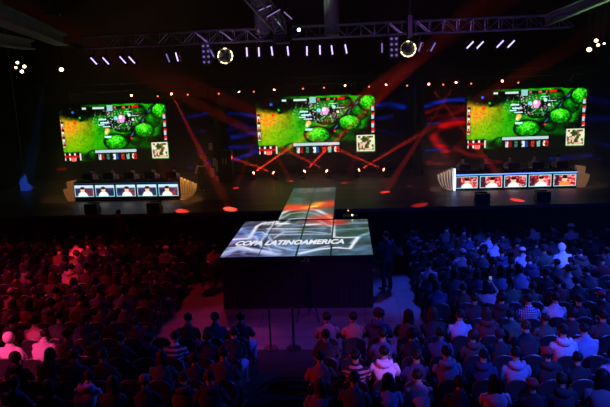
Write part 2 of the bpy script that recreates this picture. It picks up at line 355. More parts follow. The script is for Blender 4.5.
# ------------------------------------------------------------------ game screens
def paint_game(U, V):
    n1 = vnoise(U*22, V*11, 1); n2 = vnoise(U*70, V*35, 2); n3 = vnoise(U*130, V*64, 3)
    img = np.zeros(U.shape+(3,)); g = np.stack([.10+.12*n1, .34+.30*n1+.18*n2, .05+.05*n2], -1); img[:] = g
    w = np.clip(1-np.hypot((U-.08)/.27, (V-.42)/.42), 0, 1)**.7
    org = np.stack([.95+0*n1, .48+.25*n2, .16+.1*n3], -1); img = img*(1-w[..., None])+org*w[..., None]
    img = lay(img, np.clip(1-np.hypot((U-.28)/.2, (V-.66)/.3), 0, 1)**.7*.7, (.26, .62, .10))
    w = np.clip(1-np.hypot((U-.13)/.2, (V-.72)/.28), 0, 1)**.6*.8; img = lay(img, w*(.5+.5*n2), (.55, .78, .12))
    dk = lambda cu, cv, ru, rv, p=1.5: np.clip((1-np.hypot((U-cu)/ru, (V-cv)/rv))*p, 0, 1)
    for a in ((.08,.04,.22,.24),(.20,.14,.2,.17),(.40,.12,.2,.10),(.68,.62,.12,.13),(.72,.9,.3,.2),(.98,.55,.08,.3),(.46,.33,.10,.14),(.62,.27,.14,.11),(.30,.93,.2,.12),(.92,.66,.2,.12)): img = lay(img, dk(*a), (.01, .03, .02))
    img = lay(img, soft(seg(U, V, (.64, .58), (.88, .05)), .03), (.03, .09, .2)); img = lay(img, soft(seg(U, V, (.66, .57), (.88, .07)), .008), (.25, .5, .75))
    for cu, cv, ru, rv, br in ((.60,.41,.09,.09,.45),(.74,.13,.07,.10,.6),(.87,.30,.07,.13,.55),(.70,.66,.05,.08,.45),(.29,.90,.06,.09,.5),(.515,.67,.11,.14,1),(.785,.47,.092,.135,1.05),(.945,.14,.075,.14,1)):
        d = np.hypot((U-cu)/ru, (V-cv)/rv); img = lay(img, np.clip((1.16-d)*9, 0, 1), (.0, .07, .01))
        k = np.clip((1-d)*6, 0, 1); sh = br*(.46+.55*np.clip(1-np.hypot((U-cu+.01)/ru, (V-cv+.05)/rv), 0, 1)+.5*(n3-.5)+.3*(n2-.5))
        img = img*(1-k[..., None])+np.stack([sh*sh*.42, sh*1.02, sh*sh*.28], -1)*k[..., None]
    img = lay(img, soft(seg(U, V, (.20, .27), (.34, .12)), .03), (.03, .10, .04))
    for cu, cv, r, c in ((.585,.26,.042,(1,.62,.85)),(.575,.23,.02,(1,.95,1)),(.53,.25,.025,(.55,.85,1)),(.66,.2,.018,(.75,.95,.9)),(.69,.28,.015,(.9,.9,.8)),(.44,.46,.028,(1,.72,.4)),(.43,.5,.02,(1,.9,.7)),(.13,.12,.014,(.1,.4,1)),(.14,.3,.02,(1,.3,.1)),(.66,.61,.013,(1,.2,.2)),(.19,.22,.012,(.1,.9,.3))):
        img = lay(img, np.clip((1-np.hypot(U-cu, (V-cv)*.5)/r)*2.4, 0, 1), c)
    box = lambda a, b, c, d: ((U > a) & (U < b) & (V > c) & (V < d)).astype(float)
    for a in ((.37,.44,.25,.275),(.38,.46,.31,.33),(.36,.42,.35,.365),(.40,.47,.385,.40),(.41,.47,.555,.59),(.62,.68,.13,.145),(.68,.74,.21,.22)): img = lay(img, box(*a), (.75, .95, 1))
    sp = vnoise(U*120, V*60, 51); near = np.clip(1-np.hypot((U-.55)/.27, (V-.26)/.24), 0, 1)**.5
    img = lay(img, np.clip((sp-.80+.10*near)*14, 0, 1)*near, (.80, .92, .95)); sp2 = vnoise(U*60, V*30, 52); img = lay(img, np.clip((sp2-.84+.06*near)*12, 0, 1)*near, (.95, .55, .70))
    img = lay(img, np.clip((vnoise(U*80, V*40, 53)-.82)*8, 0, 1)*.5, (.0, .05, .02)); img = lay(img, np.clip((vnoise(U*90, V*45, 54)-.84)*8, 0, 1)*.5, (.55, .9, .35))
    # heads-up bars
    img = lay(img, box(.21,.80,.035,.085), (.03, .04, .05)); tick = (vnoise(U*60, V*0, 8) > .5)
    img = lay(img, box(.22,.45,.045,.078)*tick, (.75, .85, .82)); img = lay(img, box(.52,.70,.045,.078)*tick, (.85, .35, .32)); img = lay(img, box(.69,.75,.03,.07), (.95, .15, .12)); img = lay(img, box(.455,.51,.02,.12), (.55, .75, .75))
    img = lay(img, box(.0,.21,.0,.03)+box(.8,1,0,.02), (.0, .01, .01))
    for a, b, c0, c1, cc in ((.003,.028,.26,.74,((.8,.85,.85),(.75,.15,.15))),(.967,.997,.2,.66,((.9,.2,.2),(.6,.8,.85)))):
        k = ((V*22).astype(int) % 3 > 0); img = lay(img, box(a, b, c0, c1), (.08, .08, .09)); img = lay(img, box(a+.003, b-.003, c0, c1)*k, cc[0]); img = lay(img, box(a+.006, b-.006, c0, c1)*((V*14).astype(int) % 2), cc[1])
    img = lay(img, box(.30,.70,.80,1), (.06, .07, .08)); img = lay(img, box(.305,.695,.805,.855), (.70, .78, .80))
    for a, c in ((.33,(.85,.85,.85)),(.36,(.6,.15,.12)),(.41,(.3,.5,.45)),(.47,(.85,.9,.95)),(.50,(.2,.35,.6)),(.55,(.8,.25,.2)),(.60,(.5,.75,.65)),(.65,(.9,.85,.8)),(.67,(.8,.2,.15))):
        img = lay(img, box(a, a+.026, .88, .985)*(n3 > .3), c)
    img = lay(img, box(0,.17,.83,1), (.12, .05, .05)); img = lay(img, box(.01,.165,.85,.985)*(((U*60).astype(int) % 3) == 0), (.9, .85, .85)); img = lay(img, box(.01,.15,.89,.93), (.75, .10, .10)); img = lay(img, box(.07,.11,.93,1), (1, .45, .4))
    img = np.clip(.5+(img-.5)*1.18-.02, 0, 1); img = lay(img, box(.845,.995,.70,.985), (.90, .90, .78)); q = vnoise(U*52+3, V*26, 9)
    img = lay(img, box(.853,.987,.715,.97)*(q > .45), (.52, .42, .20)); img = lay(img, box(.853,.987,.715,.97)*(q > .62), (.14, .28, .12)); img = lay(img, box(.853,.987,.715,.97)*(vnoise(U*40, V*22, 12) > .75), (.95, .7, .6))
    return img
GM = led_mat('led_wall_picture', 1.0)
SW, SH, SY = 2.92, 2.86, 30.2
protos = None
for k, (x, z, lb) in enumerate(((-.09, 2.58, 'big screen with a green game picture in the middle above the stage'), (-10.46, 2.54, 'big screen with a green game picture above the left desk'), (10.2, 2.56, 'big screen with a green game picture above the right desk'))):
    if protos is None:
        t = thing('video_screen', lb, 'screen', (x, SY, z))
        f = MB(); f.box((0, .13, SH/2), (2*SW+.10, .2, SH+.10)); obj('cabinet', f, BLACK, t)
        pixel_grid('picture', 244, 120, lambda u, v: ((u*2-1)*SW, u*0, (1-v)*SH), paint_game, GM, t, 1.25)
        for sx in (-2, 2): obj('hanging_strap', MB().tube([(sx, .13, SH+.04), (sx, -.6, 3.46)], .03, 6), DARKMETAL, t)
        remember(t); protos = t
    else:
        t = copy_tree(protos); t.location = (x, SY, z); t['label'] = lb
    t['group'] = 'big game screens'; t.scale.x = (1.01, .95, .97)[k]

# glowing backdrops behind and between the screens
BD = led_mat('backdrop_picture', 1.0, .6)
BY = 30.75
def pxy(pts): return [tuple(atY(x, y, BY)[[0, 2]]) for x, y in pts]
def backdrop(label, x0, x1, z0, z1, strokes):
    t = thing('backdrop_panel', label, 'backdrop', ((x0+x1)/2, BY, z0)); cx = (x0+x1)/2
    obj('frame', MB().box((0, .08, (z1-z0)/2), (x1-x0, .12, z1-z0)), BLACK, t)
    def paint(U, V):
        X = x0+U*(x1-x0); Z = z1-V*(z1-z0); wob = (vnoise(X*1.3, Z*3, 4)-.5)*.12; img = np.zeros(U.shape+(3,)); img[:] = (.012, .004, .008)
        st = .25+.75*vnoise(X*1.5+Z*2.2, Z*7, 7)
        for pts, w, c, a in strokes: 
            m = soft(poly(X, Z+wob, pxy(pts)), w)*a*st; img = img*(1-m[..., None])+np.array(c)*m[..., None]
        return img
    pixel_grid('picture', int((x1-x0)/.06), int((z1-z0)/.05), lambda u, v: ((u-.5)*(x1-x0), u*0, (1-v)*(z1-z0)), paint, BD, t)
    return t
Bl, Bd, Rd = (.05, .2, .85), (.04, .08, .45), (.85, .04, .07)
backdrop('dark backdrop with blue streaks behind the centre screen', -4.7, 4.55, 1.9, 5.3,
  [([(229,113),(258,117)],.16,Bl,.9),([(228,131),(240,127),(258,128)],.2,Bd,.9),([(232,137),(258,133)],.2,Bl,.6),([(230,148),(244,146),(258,147)],.24,Bd,1),([(230,160),(244,157),(258,151)],.22,Bl,.7),([(230,124),(258,122)],.15,Bd,.6),
   ([(374,106),(390,105),(404,107)],.22,Bl,.95),([(374,118),(392,117)],.2,Bl,.5),([(374,130),(400,134)],.2,Bd,.5)])
backdrop('backdrop with bright red swirl and blue streaks behind the right screen', 5.35, 15.2, 1.75, 5.55,
  [([(426,106),(445,101),(466,100)],.2,Bl,.95),([(426,112),(446,107),(466,108)],.14,Rd,.5),([(428,118),(450,114),(466,110)],.12,Rd,.4),([(426,124),(440,123)],.13,Bl,.7),([(448,120),(468,118)],.1,Bd,1),
   ([(468,121),(452,123),(442,127)],.36,Rd,1),([(445,126),(435,133),(434,140),(440,147)],.26,Rd,.55),([(434,138),(440,145),(446,153)],.42,Rd,1),([(426,150),(440,150)],.12,Bl,1),([(455,149),(466,153),(482,157),(500,163)],.24,Rd,.6),
   ([(430,167),(442,165)],.3,Rd,.7),([(440,168),(452,163),(462,164)],.2,Rd,.55),([(428,162),(436,158)],.2,Rd,.6),([(470,172),(490,170)],.2,Rd,.5),([(550,160),(570,157),(590,156)],.25,Bl,.55),([(560,168),(600,160)],.2,Bd,.6),([(590,120),(612,118)],.35,Bd,.7),([(588,98),(612,104)],.3,Bd,.7),([(592,140),(612,146)],.3,Bd,.6)])
backdrop('dark backdrop with faint blue streaks behind the left screen', -14.6, -5.3, 1.75, 5.55,
  [([(180,118),(208,113)],.16,Bd,.9),([(182,135),(205,131)],.18,Bd,.5),([(190,168),(210,163)],.2,Bd,.8),([(58,170),(66,169)],.12,Rd,.7),([(178,158),(205,150)],.16,Bd,.6)])
# blue light patch at the far left, its outline put into a pale cloth
CL = mat('pale_light_patch', (.35, .38, .5), .9)
pts = [(18,178),(25,174),(27,183),(33,187),(40,189),(33,191),(27,193),(21,191)]
q = [Vector(atY(x, y, 27.5)) for x, y in pts]; c = sum(q, Vector())/len(q); mb = MB()
rings = [[p+Vector((0, dy, 0))*(1) for p in q] for dy in (0, .05)]; mb.loft(rings)
mb.tube([Vector(atY(24, 176, 27.55)), Vector((atY(24, 176, 27.55)[0], 27.55, 12))], .015, 5)
tag(obj('light_patch_cloth', mb, CL), 'cloth shaped like a blue light patch at the far left of the stage', 'cloth')

# boxes beside the left tower and its white number
WHITE = mat('white_card', (.75, .75, .75), .7)
for k, (x0, y0, x1, y1) in enumerate(((209,143,212,150),(213,158,216,166),(211,168,214,177),(216,176,219,184),(216,160,218.5,172))):
    a = atY(x0, y1, 29.02); b = atY(x1, y0, 29.02)
    o = obj('white_card', MB().box(((a[0]+b[0])/2, 29.02, (a[2]+b[2])/2), (abs(b[0]-a[0]), .03, abs(b[2]-a[2]))), WHITE); tag(o, 'white card taped on the left truss tower, %s from the top' % ORD[k], 'card', 'white cards on the left tower')
a = atY(220, 186, 28.7); b = atY(232, 154, 28.7)
t = thing('equipment_case', 'tall black case with the white number 11 beside the left truss tower', 'equipment case', ((a[0]+b[0])/2, 28.7, 1.5))
obj('body', MB().box((0, 0, .78), (b[0]-a[0], .5, 1.56), bev=.03), BLACK, t)
def text_mesh(txt, size, extrude, m, name, parent, loc, rot, shear=0, sx=1, bold=.0):
    cu = bpy.data.curves.new(name, 'FONT'); cu.body = txt; cu.size = size; cu.extrude = extrude; cu.shear = shear; cu.offset = bold; cu.align_x = 'CENTER'
    o = bpy.data.objects.new(name, cu); COL.objects.link(o); dg = bpy.context.evaluated_depsgraph_get(); me = bpy.data.meshes.new_from_object(o.evaluated_get(dg))
    bpy.data.objects.remove(o); me.materials.clear(); me.materials.append(m); o = link(name, me, parent, loc, rot); o.scale = (sx, 1, 1); return o
text_mesh('11', .4, .004, WHITE, 'number', t, (0, -.256, .9), (PI/2, 0, 0), 0, .8, .012)

# ------------------------------------------------------------------ runway and platform
def dk(x, y): p = atZ(x, y, 1.5); return (p[0], p[1])
DL = lambda pts: [dk(*p) for p in pts]
def paint_deck(x0, x1, y0, y1, run):
    def f(U, V):
        X = x0+U*(x1-x0); Y = y1-V*(y1-y0); n = vnoise(X*1.6+5, Y*.9, 21); n2 = vnoise(X*5, Y*2.2, 22); img = np.zeros(U.shape+(3,))
        t = np.clip((Y-15.5)/5, 0, 1)[..., None]; L = np.clip((-X+1.2)/3.2, 0, 1)[..., None]
        near = (1-L)*np.array((.27, .40, .50))+L*np.array((.42, .48, .78)); far = (1-L)*np.array((.25, .33, .34))+L*np.array((.34, .32, .42))
        img = near*(1-t)+far*t
        if True:
            g = np.clip((Y-19.4)/2, 0, 1)[..., None]; img = img*(1-g)+np.array((.27, .34, .32))*g
        rid = np.clip(1-np.abs(vnoise(X*1.1+Y*.35, Y*1.5-X*.4, 33)-.5)*9, 0, 1)+.8*np.clip(1-np.abs(vnoise(X*1.9-Y*.3+9, Y*2.3+X*.3, 35)-.5)*10, 0, 1)
        img = img*(.42+.72*n[..., None])*(.8+.4*n2[..., None])
        rid = rid*np.clip(1.15-np.clip((Y-19)/2.5, 0, 1), 0, 1)*(.35+.65*L[..., 0]); img = lay(img, np.clip(rid*.55, 0, 1), (.66, .74, .97))
        def st(pts, w, c, a=1.):
            nonlocal img
            m = soft(poly(X, Y, DL(pts)), w)*a; img = lay(img, m, c)
        WHT, LB = (.97, .98, 1), (.72, .82, 1)
        # soft swooshes
        st([(221,254),(238,248),(256,251),(276,254)], .30, (.75,.82,1), .8); st([(228,244),(240,238),(251,237)], .24, (.72,.6,.9), .7)
        st([(236,232),(250,231),(262,236)], .26, (.35,.5,.85), .8); st([(240,247),(252,249),(270,252)], .18, (.8,.85,1), .8); st([(300,254),(322,249),(340,247)], .12, LB, .8)
        st([(336,230),(350,229),(366,228)], .2, (.4,.6,.62), .7); st([(338,224),(352,223),(366,222.5)], .22, (.5,.65,.75), .7); st([(352,243),(360,236),(370,232)], .14, (.6,.8,.95), .7); st([(355,250),(368,246)], .25, (.4,.55,.75), .6)
        st([(342,234),(352,232.5),(364,232)], .3, (.12,.26,.16), .8)
        # lightning outline left and right of the shield
        st([(231,239.5),(249,238.5),(257,226),(263,223),(277,222)], .11, WHT); st([(249,238.5),(254,232),(262,232),(268,235)], .07, LB)
        st([(333,221),(333.5,237),(344,237.5),(358,237),(350,248.5),(335,247.5),(318,249),(300,253)], .10, WHT)
        st([(228,248),(242,246),(252,250)], .07, WHT, .8)
        # shield
        st([(276,222),(280,215),(289,211),(303,209.5),(317,211),(327,216),(333,221)], .2, (.85,.9,.95)); st([(282,219),(290,214.5),(303,213),(316,214.5),(326,220)], .14, (.6,.7,.72), .9); st([(278,226),(290,220),(303,219),(318,220),(330,226)], .13, (.75,.82,.88), .9); st([(262,234),(285,234.5),(310,234),(330,234)], .10, (.8,.86,.95), .8); st([(255,236),(262,247),(280,251)], .10, LB, .8)
        st([(268,236),(276,246),(292,250),(312,249.5),(328,246)], .09, LB, .8); st([(274,238),(284,232),(304,231),(326,233)], .09, (.75,.8,.95), .8)
        st([(262,240),(270,228),(276,222)], .08, LB, .8); st([(283,217),(300,217),(318,217)], .08, (.4,.5,.5), .8)
        for a, b in (((280,223.5),(287,223.5)),((307,224.5),(319,224))): st([a, b], .22, (1,.97,1))
        for xa in range(268, 300, 5): st([(xa,228.8),(xa+2.5,228.6)], .12, WHT, .8)
        for xa in range(264, 280, 4): st([(xa,224.5),(xa+2,222.5)], .10, WHT, .7)
        st([(303,229),(326,228)], .08, (.7,.75,.85), .8); st([(266,243),(272,252)], .05, LB, .6)
        # red flare
        st([(290,208),(303,208.5),(316,207),(332,204)], 1.05, (.95,.18,.10), .85); st([(292,209),(300,209)], .7, (1,.2,.25), .8); st([(306,208.5),(314,207.5),(320,204)], .38, (1,.62,.15), .95)
        st([(312,207.5),(316,207)], .2, (1,.95,.45), .8)
        st([(320,219),(330,217),(334,222)], .75, (.95,.15,.12), .75); st([(303,222),(326,224)], .35, (1,.35,.35), .35); st([(336,222),(343,223)], .25, (.6,.1,.1), .6); st([(329,217),(333,221)], .13, (1,.55,.3), .9)
        # seams between the LED tiles
        for sx in (-1.03, 0, .94): img = lay(img, (np.abs(X-sx) < .018).astype(float)*(.8), (.03, .04, .05))
        for sy in np.arange(15.5, 27, 1.04): img = lay(img, (np.abs(Y-sy) < .015).astype(float)*.25, (.03, .04, .05))
        return img
    return f
DM = led_mat('led_floor_picture', 1.0, .3)
PX, PY0, PY1 = 2.07, 15.5, 19.8
t = thing('stage_platform', 'T-shaped end platform with glowing tournament logo floor and black sides', 'platform', (0, 17.65, 0))
obj('deck_frame', MB().box((0, 0, 1.43), (2*PX, PY1-PY0, .12)), BLACK, t)
sk = MB(); n = 120; per = []
hw, hd = PX-.02, (PY1-PY0)/2-.02
for (xa, ya, xb, yb, m) in ((-hw,-hd,hw,-hd,60),(hw,-hd,hw,hd,60),(hw,hd,-hw,hd,60),(-hw,hd,-hw,-hd,60)):
    for i in range(m): per.append((xa+(xb-xa)*i/m+(.004*(-1)**i if ya != yb else 0), ya+(yb-ya)*i/m+(.004*(-1)**i if ya == yb else 0)))
sk.prism(per, 0, 1.37, 'xy'); obj('skirt', sk, DRAPE, t)
pixel_grid('led_floor', 150, 130, lambda u, v: ((u*2-1)*PX, (PY1-PY0)*(.5-v), u*0+1.497), paint_deck(-PX, PX, PY0, PY1, False), DM, t)
TXT = lamp_mat('white_lettering', (.9, .93, 1), .9)
o = text_mesh('COPA LATINOAMERICA', .60, .0, TXT, 'lettering', t, (-.31, 16.70-17.65, 1.502), (0, 0, 0), .25, 1, .026)
w = o.dimensions.x; o.scale = (3.18/max(w, .1), 1.12, 1)
t = thing('runway', 'glowing walkway leading from the platform back across the stage', 'walkway', (0, 22.93, 1.5))
RL = 26.06-19.8-.01
obj('deck_frame', MB().box((0, 0, -.02+.028), (1.88, RL, .05)), BLACK, t); 
u_ = MB(); u_.box((0, -RL/2+.86, -.75), (1.8, 1.68, 1.44)); obj('skirt', u_, DRAPE, t)
pixel_grid('led_floor', 64, 210, lambda u, v: ((u*2-1)*.94, RL*(.5-v), u*0+.036), paint_deck(-.94, .94, 19.81, 26.06, True), DM, t)

# ------------------------------------------------------------------ player desks
def paint_cam(kind, seed):
    def f(U, V):
        n = vnoise(U*7, V*5, seed); n2 = vnoise(U*16+3, V*11, seed+40); img = np.zeros(U.shape+(3,))
        if kind == 'b':                                          # pale top, navy sides
            img[:] = (.10, .12, .22); img += n[..., None]*np.array((.12, .12, .2)); img = lay(img, np.clip((.32-V)*8, 0, 1), (.82, .86, .95))
            if seed % 2: img = lay(img, ((U > .6) & (V > .35))*.8*n2, (.85, .25, .2))
        else:
            img[:] = (.28, .05, .07); img += n[..., None]*np.array((.75, .15, .12)); img = lay(img, np.clip((n2-.55)*6, 0, 1)*.8, (.95, .75, .75)); img = lay(img, ((U < .25) & (n > .4))*.8, (.12, .08, .16))
        cx = .5+.08*math.sin(seed*2.3); shirt = (1, .97, .93) if seed != 15 else (.95, .55, .25)
        if seed == 1: cx = .42
        body = np.clip((1-np.hypot((U-cx)/.30, (V-1.05)/.55))*6, 0, 1); img = lay(img, body, shirt)
        img = lay(img, np.clip((1-np.hypot((U-cx)/.12, (V-.42)/.22))*6, 0, 1), (.98, .78, .62))
        img = lay(img, np.clip((1-np.hypot((U-cx)/.13, (V-.25)/.13))*6, 0, 1), (.12, .05, .05))
        e = np.minimum(np.minimum(U, 1-U)*1.75, np.minimum(V, 1-V)); img = lay(img, (e < .045).astype(float), (.62, .9, .95))
        return img
    return f
TV = led_mat('monitor_picture', 1.25)
BLUE = lamp_mat('blue_led_strip', (.10, .22, 1), 3.2); BLUEW = lamp_mat('pale_blue_led_strip', (.35, .5, 1), 5)
DESKTOP = mat('desk_black', (.008, .008, .01), .8, spec=.1); TAN = mat('desk_wing_paint', (.78, .66, .48), .6)
PCM = lamp_mat('pc_monitor_glow', (.5, .65, .9), .5)
def desk(name, label, A, B, kind, mirror):
    """A,B: ends of the front edge on the stage floor"""
    A, B = Vector((*A, 1.5)), Vector((*B, 1.5)); L = (B-A).length; ang = math.atan2(B.y-A.y, B.x-A.x)
    t = thing(name, label, 'desk', (A+B)/2, ang); H = .67 if mirror else .79
    obj('front_panel', MB().box((0, .03, H/2-.01), (L, .05, H-.02)), DESKTOP, t)
    obj('desk_top', MB().box((0, .42, H), (L, .85, .05), bev=.01), DESKTOP, t)
    for sx in (-1, 1): obj('side_panel', MB().box((sx*(L/2-.03), .44, H/2-.02), (.05, .78, H-.04)), DESKTOP, t)
    obj('light_strip', MB().box((0, -.012, H-.035), (L, .03, .035)), BLUE if mirror else lamp_mat('dim_blue_strip', (.10, .2, .7), .15), t)
    pitch = L/5
    for k in range(5):
        x = -L/2+pitch*(k+.5); mo = obj('monitor', MB().box((x, -.02, H-.345), (pitch*.95, .05, .54), bev=.008), BLACK, t)
        w, h = pitch*.91, .49; w_ = w
        pixel_grid('picture', 36, 22, lambda u, v, x=x, w=w: (x+(u-.5)*w, u*0-.047, H-.345+(.5-v)*h), paint_cam(kind, k+(11 if mirror else 1)), TV, mo)
    # wings: a solid curved cheek outside, a fan of curved ribs inside
    so = 1 if mirror else -1
    x0 = so*L/2
    prof = [(0, 0), (so*.34, 0), (so*.46, .25), (so*.52, .52), (so*.30, .56), (so*.34, .84), (so*.02, .88), (0, .88)]
    obj('outer_wing', MB().prism([(x0+p[0], p[1]) for p in prof], 0, .3), TAN, t)
    xi = -so*L/2
    for k in range(6):
        mb = MB(); pl = []; N = 10; top = .92-.05*k
        out = [(-so*(.06+.105*k+.0*q+.16*math.sin(q*PI/2)*1.0), top-(top)*q*1.0) for q in [i/N for i in range(N+1)]]
        # crescent: wide at the top, curving under to the desk foot
        o_ = [(xi-so*(.07+.115*k)*math.cos(q*PI/2)**.6-so*.02, top*(1-math.sin(q*PI/2)**1.0*.96)) for q in [i/N for i in range(N+1)]]
        i_ = [(p[0]+so*.05*(1-i/N*.6), p[1]) for i, p in enumerate(o_)]
        mb.prism(o_+i_[::-1], .0-.012*k, .28); obj('rib', mb, TAN, t)
    if mirror: obj('light_strip', MB().box((xi-so*.0, -.06, .45), (.06, .04, .92)), BLUEW, t)
    for k in range(5):                                            # computer screens on the desk, seen from behind
        x = -L/2+pitch*(k+.5); c = thing('computer_monitor', 'black computer monitor on the %s desk, %s from the left, its back to the hall' % ('right' if mirror else 'left', ORD[k]), 'monitor', t.matrix_basis @ Vector((x+.02, .30, H+.03)), ang, 'computer monitors on the player desks')
        obj('stand', MB().tube([(0, 0, .0), (0, 0, .2)], .02, 8).box((0, 0, .008), (.22, .16, .016)), BLACK, c)
        obj('screen', MB().box((0, .02, .2), (.46, .03, .26), bev=.01), BLACK, c)
        obj('picture', MB().box((0, .037, .2), (.43, .004, .23)), PCM, c)
    return t, L, ang
dL, LL, angL = desk('player_desk', 'long left player desk with five monitors of bluish player pictures', (-10.14, 24.40), (-5.50, 24.05), 'b', False)
dR, LRt, angR = desk('player_desk', 'long right player desk edged in blue with five reddish monitors', (5.82, 24.75), (10.72, 24.75), 'r', True)

# things along the stage edge
for k, (x, y, lb) in enumerate(((93,212,'black wedge monitor speaker on the stage edge before the left desk end'), (152,213,'black wedge monitor speaker on the stage edge below the right end of the left desk'), (482,202,'black wedge monitor speaker before the left end of the right desk'), (542,200,'black wedge monitor speaker before the right end of the right desk'))):
    p = atZ(x, y, 1.5); t = thing('stage_monitor_speaker', lb, 'speaker', (p[0], max(p[1], 21.95), 1.5), 0, 'wedge speakers on the stage edge')
    obj('cabinet', MB().prism([(-.2, 0), (.2, 0), (.22, .12), (-.02, .34), (-.2, .34)], -.25, .25, 'yz'), BLACK, t); obj('grille', MB().box((0, .11, .25), (.46, .012, .27), Matrix.Rotation(math.radians(-48), 3, 'X')), DARKMETAL, t)
for k, (x, y, c) in enumerate(((347,217.5,(1,.75,.1)),(343,212.5,(.2,1,.3)))):
    pass
t = thing('control_box', 'small black control box with tiny yellow and green lamps right of the walkway', 'control box', (1.5, 20.3, 0))
obj('case', MB().box((0, 0, .76), (.5, .45, 1.52), bev=.02), BLACK, t)
obj('indicator_lamp', MB().ell((.07, -.21, 1.58), (.028, .02, .028), 8, 6), lamp_mat('yellow_indicator', (1, .9, .5), 5), t)['label'] = 'yellow lamp'
obj('indicator_lamp', MB().ell((-.07, -.21, 1.74), (.022, .02, .022), 8, 6), lamp_mat('orange_indicator', (1, .35, .1), 3), t)['label'] = 'orange lamp'
obj('antenna', MB().tube([(.07, -.2, 1.56), (.07, -.2, 1.5), (-.07, -.2, 1.5), (-.07, -.2, 1.72)], .008, 5), BLACK, t)


# ------------------------------------------------------------------ people
def skin(verts, edges, root, sub=1):
    """verts: name -> (xyz, r | (rx,ry)); one continuous skinned surface, returned as a bmesh-ready mesh"""
    names = list(verts); idx = {n: i for i, n in enumerate(names)}
    me = bpy.data.meshes.new('tmp'); me.from_pydata([verts[n][0] for n in names], [(idx[a], idx[b]) for a, b in edges], []); me.update()
    o = bpy.data.objects.new('tmp', me); COL.objects.link(o); m = o.modifiers.new('s', 'SKIN'); m.use_smooth_shade = True
    if not me.skin_vertices: bpy.context.view_layer.objects.active = o
    sv = me.skin_vertices[0].data
    for n in names:
        r = verts[n][1]; sv[idx[n]].radius = r if isinstance(r, tuple) else (r, r); sv[idx[n]].use_root = n in root
    s = o.modifiers.new('d', 'SUBSURF'); s.levels = s.render_levels = sub
    out = bpy.data.meshes.new_from_object(o.evaluated_get(bpy.context.evaluated_depsgraph_get())); bpy.data.objects.remove(o); return out
V3 = lambda *a: Vector(a)
SKINM = mat('skin', (.55, .34, .25), .55); EYEM = mat('eye', (.03, .02, .02), .2)
# a pose: joints of the figure facing +Y, origin on the floor under the pelvis
def pose(kind):
    P = {}
    if kind == 'stand':
        P.update(pel=V3(0,0,.95), waist=V3(0,.0,1.08), chest=V3(0,-.01,1.30), neck=V3(0,0,1.47), head=V3(0,.035,1.62), tilt=0)
        for s, k in ((-1,'L'),(1,'R')): P.update({'hip'+k: V3(.095*s,0,.90), 'knee'+k: V3(.11*s,.02,.50), 'ank'+k: V3(.115*s,-.02,.09), 'toe'+k: V3(.14*s,.16,.03), 'sho'+k: V3(.19*s,-.01,1.42), 'elb'+k: V3(.27*s,-.02,1.15), 'wri'+k: V3(.25*s,.12,.93)})
        P['elbL'] = V3(-.28, .02, 1.16); P['wriL'] = V3(-.14, .24, 1.18)
    else:
        lean = {'sit':.0,'lean':.16,'arm':.0,'desk':.12,'fold':.03,'side':.02}[kind]
        P.update(pel=V3(0,0,.56), waist=V3(0,-.03+lean*.3,.68), chest=V3(0,-.05+lean*.8,.90), neck=V3(0,-.03+lean*1.3,1.08), head=V3(0,.0+lean*1.7,1.215-lean*.3), tilt=-.15 if lean > .1 else 0)
        if kind == 'side': P['head'] += V3(.03,0,0); P['neck'] += V3(.015,0,0)
        for s, k in ((-1,'L'),(1,'R')):
            P.update({'hip'+k: V3(.10*s,.03,.53), 'knee'+k: V3(.15*s,.44,.50), 'ank'+k: V3(.13*s,.42,.09), 'toe'+k: V3(.15*s,.58,.03)})
            sh = P['neck']+V3(.175*s,-.02,-.10); P['sho'+k] = sh
            if kind == 'lean': P['elb'+k] = V3(.22*s,.25,.70); P['wri'+k] = V3(.08*s,.40,.66)
            elif kind == 'fold': P['elb'+k] = V3(.25*s,.07,.80); P['wri'+k] = V3(.02*s,.20+.03*s,.84)
            elif kind == 'desk': P['elb'+k] = V3(.24*s,.18,.80); P['wri'+k] = V3(.17*s,.42,.83)
            else: P['elb'+k] = V3(.25*s,.02,.78); P['wri'+k] = V3(.12*s,.27,.66)
        if kind == 'arm': P['elbR'] = V3(.30,.16,.98); P['wriR'] = V3(.17,.30,1.20)
    return P
def hand_chains(w, d, s):
    """palm plus five fingers, curled a little; w wrist, d direction, s side"""
    d = d.normalized(); up = V3(0,0,1); side = d.cross(up).normalized() if abs(d.z) < .9 else V3(1,0,0); nrm = side.cross(d).normalized(); out = []
    for k, (o, L) in enumerate(((-.030,.062),(-.010,.075),(.010,.070),(.029,.055))):
        b = w+d*.055+side*o; m = b+d*L*.6-nrm*.012; e = m+d*L*.35-nrm*L*.35; out.append([b, b+d*.025, m, e])
    b = w+d*.02-side*s*.02; out.append([b, b-side*s*.035+d*.02, b-side*s*.045+d*.05-nrm*.01, b-side*s*.04+d*.07-nrm*.02]); return out
HEADS = {}
